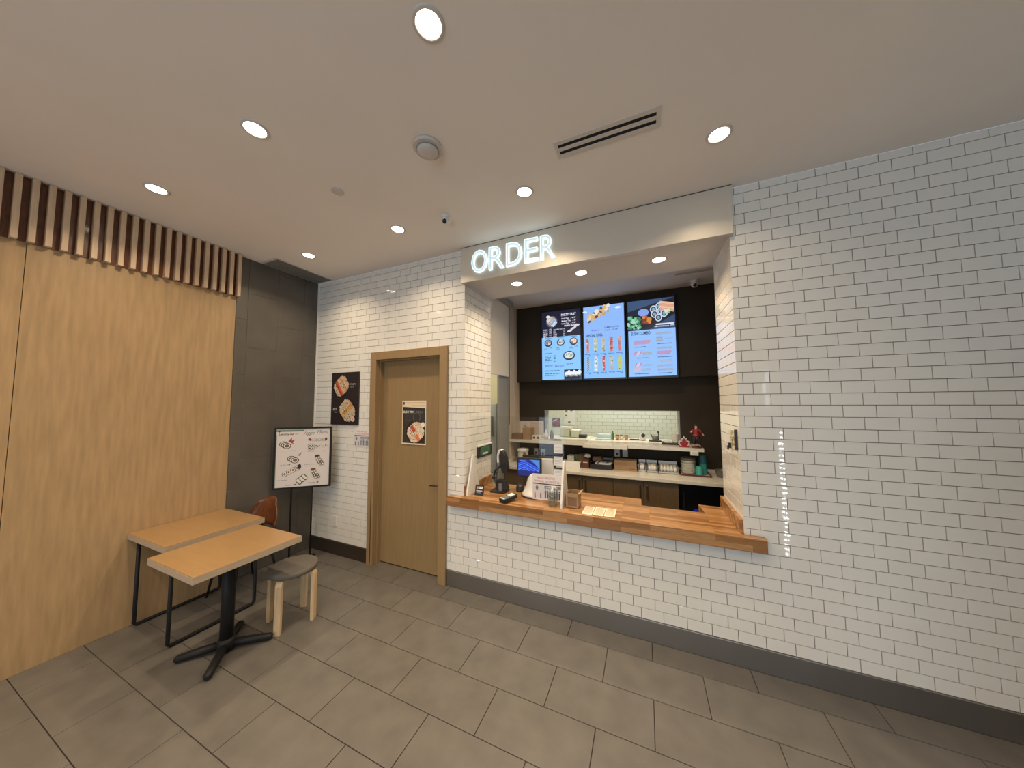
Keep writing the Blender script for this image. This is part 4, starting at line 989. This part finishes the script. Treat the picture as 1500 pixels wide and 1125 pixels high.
# left group on shelf
solo('carton', MB().box(-.235,-.06,1.74,1.92,1.2525,1.33), 'cardboard_dark', 'low brown carton on the shelf beside the kitchen side wall', 'box', (-.15,1.83,1.2525), .003)
solo('tall_carton', MB().box(-.055,.075,1.75,1.90,1.2525,1.42), 'cardboard', 'tall tan carton standing on the shelf below the framed notice', 'box', (.0,1.83,1.2525), .003)
wn = solo('white_board', MB().box(-.245,.17,KY-.012,KY-.001,1.26,1.51), 'white_paper', 'white board with boxed notice on the dark wall above the shelf', 'board', (-.04,KY-.006,1.26))
pr = Print((-.245,KY-.0123,1.26), EX, EZ, EN, .415, .25)
pr.rect(.02,.02,.98,.98,srgb(206,192,176)); pr.rect(.06,.3,.42,.92,srgb(226,216,204)); pr.rect(.09,.36,.39,.86,srgb(212,200,186)); pr.rect(.2,.64,.3,.68,srgb(60,50,45))
for k in range(5): pr.dashes(.5,.95,.85-.13*k,srgb(175,160,145),.02)
pr.build('board_print','ink',wn)
sb = thing('sauce_caddy', 'small cream box with two round holes on the shelf', 'box', (.165,1.76,1.2525))
part('body', MB().box(.10,.235,1.72,1.80,1.2525,1.322), 'cream_plastic', sb, .003)
for x in (.135,.20): part('hole', MB().prism([(.018*math.cos(k*PI/8), .018*math.sin(k*PI/8)) for k in range(16)], (x,1.72,1.287), (1,0,0), (0,0,1), (0,-1,0), .002), 'cardboard_dark', sb)
solo('white_dish', MB().lathe([(.05,0),(.07,.012),(.066,.014),(.045,.005),(0,.004)], (.47,1.80,1.2525), 24, cap=False), 'steel', 'shallow metal dish on the shelf edge above the taped slips', 'dish', (.47,1.80,1.2525))
solo('spray_bottle', MB().lathe([(.035,0),(.037,.07),(.02,.10),(.012,.12),(.012,.14)], (.255,1.95,1.2525), 20), 'white_plastic', 'white squeeze bottle at the edge of the pass-through window', 'bottle', (.255,1.95,1.2525))
solo('soap_bottle', MB().lathe([(.028,0),(.028,.09),(.012,.11),(.012,.13)], (.33,2.0,1.2525), 18), 'grey_plastic', 'grey bottle behind the pass-through shelf edge', 'bottle', (.33,2.0,1.2525))
# in the window
def box_lid(x0,x1,y0,y1,z,h,label,m='pale_green'):
    t = thing('food_container', label, 'container', ((x0+x1)/2,(y0+y1)/2,z))
    part('tub', MB().box(x0,x1,y0,y1,z,z+h*.78), m, t, .006); part('lid', MB().box(x0-.012,x1+.012,y0-.012,y1+.012,z+h*.78,z+h), 'cream_plastic', t, .006)
box_lid(.39,.545,2.28,2.46,1.2535,.155,'taller pale green lidded food container in the pass-through window')
box_lid(.575,.70,2.26,2.42,1.2535,.115,'shorter pale green lidded food container in the pass-through window')
solo('black_box', MB().box(.70,.815,2.24,2.36,1.2535,1.30), 'black_plastic', 'small black box beside the pale green containers', 'box', (.757,2.3,1.2535), .004)
solo('blue_tray', MB().box(.955,1.185,2.2,2.42,1.2462,1.258).box(.975,1.175,2.30,2.42,1.258,1.315), 'blue_white', 'pale blue tray in the pass-through window', 'tray', (1.07,2.3,1.2462), .003)
gb = solo('green_bottle', MB().lathe([(.02,0),(.021,.075),(.010,.10),(.010,.122)], (1.205,2.3,1.2462), 18), 'green_glass', 'small green bottle beside the pale blue tray', 'bottle', (1.205,2.3,1.2462))
for k, (x, c) in enumerate(((1.275,'jar_orange'),(1.335,'egg_white'),(1.40,'jar_orange'))):
    t = thing('spice_jar', ['orange lidded jar next to the green bottle','pale lidded jar between two orange jars','orange lidded jar next to the black ladle'][k], 'jar', (x,2.28,1.2462), 'jars in the pass-through window')
    part('jar', MB().lathe([(.026,0),(.027,.05),(.024,.056)], (x,2.28,1.2462), 18), c, t); part('lid', MB().lathe([(.027,.054),(.027,.07),(.0,.071)], (x,2.28,1.2462), 18), 'cardboard_dark', t)
solo('ladle', MB().box(1.45,1.56,2.25,2.275,1.2525,1.266).ball((1.57,2.262,1.262),.02,.02,.01), 'black_plastic', 'flat black ladle lying in the pass-through window', 'utensil', (1.5,2.26,1.2525))
tg = thing('tape_dispenser', 'white and black tape dispenser in the pass-through window', 'dispenser', (1.63,2.25,1.2525))
part('body', MB().prism([(0,0),(.085,0),(.085,.03),(.05,.09),(.02,.09),(0,.04)], (1.58,2.27,1.2525), (1,0,0), (0,0,1), (0,-1,0), .04), 'white_plastic', tg, .004)
part('roll', MB().prism([(.028*math.cos(k*PI/8), .028*math.sin(k*PI/8)) for k in range(16)], (1.635,2.232,1.325), (1,0,0), (0,0,1), (0,-1,0), .012), 'black_plastic', tg)
sl = thing('knife_block', 'black utensil holder on a tray in the pass-through window', 'holder', (1.78,2.22,1.2525))
part('tray', MB().box(1.71,1.87,2.15,2.28,1.2525,1.268), 'black_plastic', sl, .003); part('cup', MB().lathe([(.035,.012),(.045,.075),(.042,.075),(.032,.016)], (1.79,2.215,1.2525), 18, cap=False), 'stoneware_rim', sl)
part('handle', MB().tube([(1.78,2.215,1.275),(1.735,2.20,1.345)], .009, 8), 'black_plastic', sl)
bt = thing('black_serving_tray', 'long black tray holding a white tub at the end of the pass-through window', 'tray', (1.97,2.0,1.2505))
part('tray', MB().box(1.865,2.075,1.88,2.06,1.2505,1.275), 'black_plastic', bt, .004)
part('papers', MB().box(1.89,1.98,1.90,2.04,1.275,1.292), 'white_paper', bt)
solo('white_tub', MB().lathe([(.04,0),(.043,.105),(.045,.11),(.042,.11),(.038,.006)], (2.03,1.97,1.2755), 22, cap=False).lathe([(.0385,.09),(.0,.091)], (2.03,1.97,1.2755), 22, cap=False), 'cream_plastic', 'cream cylindrical tub standing on the black tray', 'tub', (2.03,1.97,1.2755))
solo('knobbed_rod', MB().lathe([(.018,0),(.012,.01),(.006,.02),(.006,.10),(.014,.105),(.014,.125),(0,.128)], (1.84,2.36,1.2525), 16), 'black_plastic', 'upright black knobbed rod behind the utensil holder', 'utensil', (1.84,2.36,1.2525))
# far wall pictures
fp = solo('far_photo', MB().box(-.285,-.098,4.19,4.199,1.262,1.448), 'brown_base', 'small square photo print on the far kitchen tiles', 'picture', (-.19,4.195,1.262))
pr = Print((-.285,4.1898,1.262), EX, EZ, EN, .187, .186); random.seed(9)
pr.rect(0,0,1,1,srgb(105,75,75)); pr.poly([(.05,.7),(.6,.95),(.65,.85),(.1,.6)],srgb(200,205,215))
for _ in range(18): pr.ell(random.uniform(.3,.95),random.uniform(.1,.7),.1,.1,random.choice([srgb(190,80,50),srgb(150,50,35),srgb(90,70,80)]),8)
pr.build('photo_print','ink',fp)
pp = solo('recipe_poster', MB().box(-.02,.235,4.19,4.199,1.31,1.72), 'white_paper', 'white recipe sheet with small pictures on the far kitchen tiles', 'poster', (.1,4.195,1.31))
pr = Print((-.02,4.1898,1.31), EX, EZ, EN, .255, .41)
for x, y in ((.25,.75),(.7,.78),(.22,.5),(.5,.15)): pr.ell(x,y,.12,.05,srgb(130,125,105),12); pr.dashes(x-.12,x+.15,y-.1,srgb(170,168,150),.012)
pr.build('poster_print','ink',pp)

# --- items on the rear counter
ZC = .90
solo('white_carton', MB().box(.56,.82,1.66,1.80,ZC,.968), 'white_paper', 'long low white carton on the rear counter by the guard foot', 'box', (.69,1.73,ZC), .002)
solo('paper_stack', MB().box(.60,.70,1.86,2.0,ZC,1.03), 'cream_plastic', 'cream packet stack behind the long white carton', 'packet', (.65,1.93,ZC), .003)
solo('olive_jar', MB().lathe([(.035,0),(.037,.11),(.03,.125),(.032,.15),(0,.152)], (.73,1.92,ZC), 20), 'green_glass', 'dark olive jar behind the long white carton', 'jar', (.73,1.92,ZC))
solo('brown_carton', MB().box(.76,.86,1.86,2.02,ZC,1.055), 'cardboard_dark', 'dark tan carton behind the brown square box', 'box', (.81,1.94,ZC), .003)
bb = thing('brown_square_box', 'dark red-brown square box on the rear counter', 'box', (.89,1.77,ZC))
part('box', MB().box(.84,.94,1.70,1.83,ZC,1.012), 'brown_box', bb, .003); part('label', MB().box(.86,.92,1.698,1.70,.975,.985), 'cream_plastic', bb)
def crumple(c, r, seed):
    rnd = random.Random(seed); mb = MB().ball(c, r, r*.8, r*.6, 12, 7)
    mb.v = [Vector(c) + (p-Vector(c))*rnd.uniform(.72,1.12) for p in mb.v]; return mb
solo('paper_ball', crumple((.90,1.84,1.045), .05, 3), 'white_paper', 'crumpled white paper on top of the brown square box', 'paper', (.90,1.84,1.015))
tr = thing('cutlery_tray', 'black tray of wrapped white cutlery on the rear counter', 'tray', (1.1,1.79,ZC))
part('tray', MB().box(.955,1.245,1.70,1.71,ZC,.965).box(.955,1.245,1.88,1.89,ZC,1.0).box(.955,.965,1.71,1.88,ZC,.975).box(1.235,1.245,1.71,1.88,ZC,.975).box(.965,1.235,1.71,1.88,ZC,ZC+.008), 'black_plastic', tr)
rnd = random.Random(2)
for k in range(9): 
    x = 1.03+.023*k; part('packet', MB().tube([(x,1.725,.955+rnd.uniform(0,.02)),(x+.03,1.86,.965+rnd.uniform(0,.02))], .011, 8), 'white_paper', tr)
part('folded_bag', MB().box(.965,1.09,1.85,1.99,ZC+.08,1.03), 'cardboard', tr, .01)
part('back_box', MB().box(1.10,1.24,1.90,1.99,ZC,1.025), 'grey_plastic', tr, .004)
cb = thing('tan_cardboard_box', 'wide tan cardboard box on the rear counter under the outlets', 'box', (1.41,1.80,ZC))
part('box', MB().box(1.268,1.548,1.73,1.90,ZC,1.035), 'cardboard', cb, .002); part('print_mark', MB().box(1.46,1.53,1.7285,1.73,.925,.937), 'cardboard_dark', cb)
for k, (a, b, n, lb) in enumerate(((1.572,1.655,2,'smallest steel pan of white cup lids on the rear counter'),(1.672,1.797,3,'middle steel pan of white cup lids on the rear counter'),(1.815,2.03,5,'widest steel pan of white cup lids on the rear counter'))):
    t = thing('steel_pan', lb, 'pan', ((a+b)/2,1.82,ZC), 'steel pans on the rear counter')
    part('pan', MB().box(a,b,1.745,1.749,ZC,.925).box(a,b,1.92,1.924,ZC,1.03).box(a,a+.004,1.749,1.92,ZC,1.0).box(b-.004,b,1.749,1.92,ZC,1.0).box(a,b,1.745,1.924,ZC,ZC+.004), 'steel', t)
    for i in range(n):
        for j in range(2):
            x = a+.03+(b-a-.06)*(i/(n-1)); y = 1.785+.075*j
            part('cup', MB().lathe([(.017,.006),(.021,.055+.012*j),(.017,.082+.012*j),(.0,.088+.012*j)], (x,y,ZC), 14), 'egg_white', t)
# bowls
for k in range(6):
    z = ZC+.012+k*.031; r = .083
    solo('bowl', MB().lathe([(.045,0),(.07,.003),(.079,.014),(r,.036),(r-.001,.040),(r-.004,.038),(.07,.018),(.04,.01),(0,.009)], (2.15,1.83,z), 30, cap=False), 'stoneware' if k < 5 else 'stoneware_rim', ['lowest grey bowl of the stack on the dark red tray','second lowest grey bowl of the stack on the tray','third grey bowl from the bottom of the stack','fourth grey bowl from the bottom of the stack','grey bowl directly under the dark topmost bowl','topmost darker bowl of the stack on the tray'][k], 'bowl', (2.15,1.83,z), group='stacked grey bowls')
tr2 = thing('serving_tray', 'dark red rimmed serving tray under the bowls and teal cups', 'tray', (2.22,1.84,ZC))
part('base', MB().box(2.06,2.375,1.73,1.95,ZC,ZC+.008), 'cream_plastic', tr2)
part('rim', MB().box(2.05,2.385,1.72,1.73,ZC,ZC+.018).box(2.05,2.385,1.95,1.96,ZC,ZC+.018).box(2.05,2.06,1.73,1.95,ZC,ZC+.018).box(2.375,2.385,1.73,1.95,ZC,ZC+.018), 'tray_red', tr2, .002)
for k, (x, y, z, m, lb) in enumerate(((2.262,1.775,ZC+.009,'teal_cup','upturned teal cup in front of the cup stack'),(2.315,1.86,ZC+.009,'teal_cup','lowest upturned teal cup of the stack'),(2.315,1.86,ZC+.075,'teal_cup','middle upturned teal cup of the stack'),(2.315,1.86,ZC+.140,'teal_dark','topmost dark teal cup of the stack'))):
    solo('tumbler', MB().lathe([(.045,0),(.046,.004),(.034,.105),(.030,.11),(0,.11)], (x,y,z), 24, cap=False), m, lb, 'cup', (x,y,z), group='upturned teal cups')
solo('glass_bowl', MB().lathe([(.04,0),(.06,.03),(.075,.085),(.078,.088),(.072,.083),(.055,.03),(.0,.008)], (2.50,1.80,ZC), 26, cap=False), 'stoneware_rim', 'grey bowl on the rear counter beside the right return', 'bowl', (2.50,1.80,ZC))
# outlets on the dark wall
for k, x in enumerate((.04, .155, 1.28, 1.39)):
    z = 1.02 if k < 2 else 1.075
    t = thing('kitchen_outlet', ['white outlet with plug nearest the kitchen side wall','white outlet with plug right behind the point of sale','white outlet with plug above the tan cardboard box','white switch plate above the tan cardboard box'][k], 'outlet', (x,KY,z), 'outlets under the pass-through shelf')
    part('plate', MB().box(x-.036,x+.036,KY-.007,KY,z-.055,z+.055), 'white_plastic', t, .002)
    part('plug', MB().box(x-.014,x+.014,KY-.03 if k < 3 else KY-.010,KY-.006,z-.03,z), 'black_plastic' if k < 3 else 'cream_plastic', t, .003)
    if k < 2: part('cord', MB().tube([(x,KY-.028,z-.02),(x-.01,KY-.05,z-.07),(x-.03,KY-.06,.905)], .004, 6), 'black_plastic', t)
# hot water dispenser
hw = thing('hot_water_dispenser', 'white hot water dispenser on the rear counter behind the point of sale', 'dispenser', (-.055,1.75,ZC))
part('body', MB().lathe([(.075,0),(.078,.02),(.078,.165),(.088,.195),(.084,.212),(.0,.218)], (-.055,1.76,ZC), 30), 'white_plastic', hw)
part('spout_panel', MB().box(-.02,.018,1.67,1.69,ZC+.08,ZC+.165), 'cardboard_dark', hw, .004)
part('handle', MB().tube([(-.13,1.72,ZC+.198),(-.10,1.67,ZC+.188),(-.055,1.655,ZC+.183),(-.01,1.67,ZC+.188),(.02,1.72,ZC+.198)], .009, 8), 'white_plastic', hw)
part('display', MB().box(-.105,-.065,1.683,1.695,ZC+.06,ZC+.075), 'grey_plastic', hw)

# ================================================================== DISPLAY COOLER (mirrored in the glossy tiles)
mk('led_white', (1,1,1), .5, emit=(.86,.94,1.0), estr=62)
dc = thing('display_cooler', 'open black drinks cooler with white LED strips near the right wall', 'cooler', (3.45, -1.75, 0))
part('back', MB().box(3.0, 3.9, -2.15, -2.10, 0, 1.75), 'black_plastic', dc)
part('base', MB().box(3.0, 3.9, -2.10, -1.52, 0, .14), 'black_plastic', dc, .004)
part('canopy', MB().box(3.0, 3.9, -2.10, -1.52, 1.62, 1.75), 'black_plastic', dc, .004)
for x in (3.0, 3.87): part('side_panel', MB().box(x, x+.03, -2.10, -1.52, .14, 1.62), 'black_plastic', dc)
for z in (.5, .85, 1.2): part('shelf', MB().box(3.03, 3.87, -2.10, -1.62, z, z+.02), 'steel', dc)
for x in (2.985, 3.008):
    for k in range(26): part('led', MB().box(x-.006, x+.006, -1.530, -1.517, .17+k*.051, .17+k*.051+.016), 'led_white', dc)
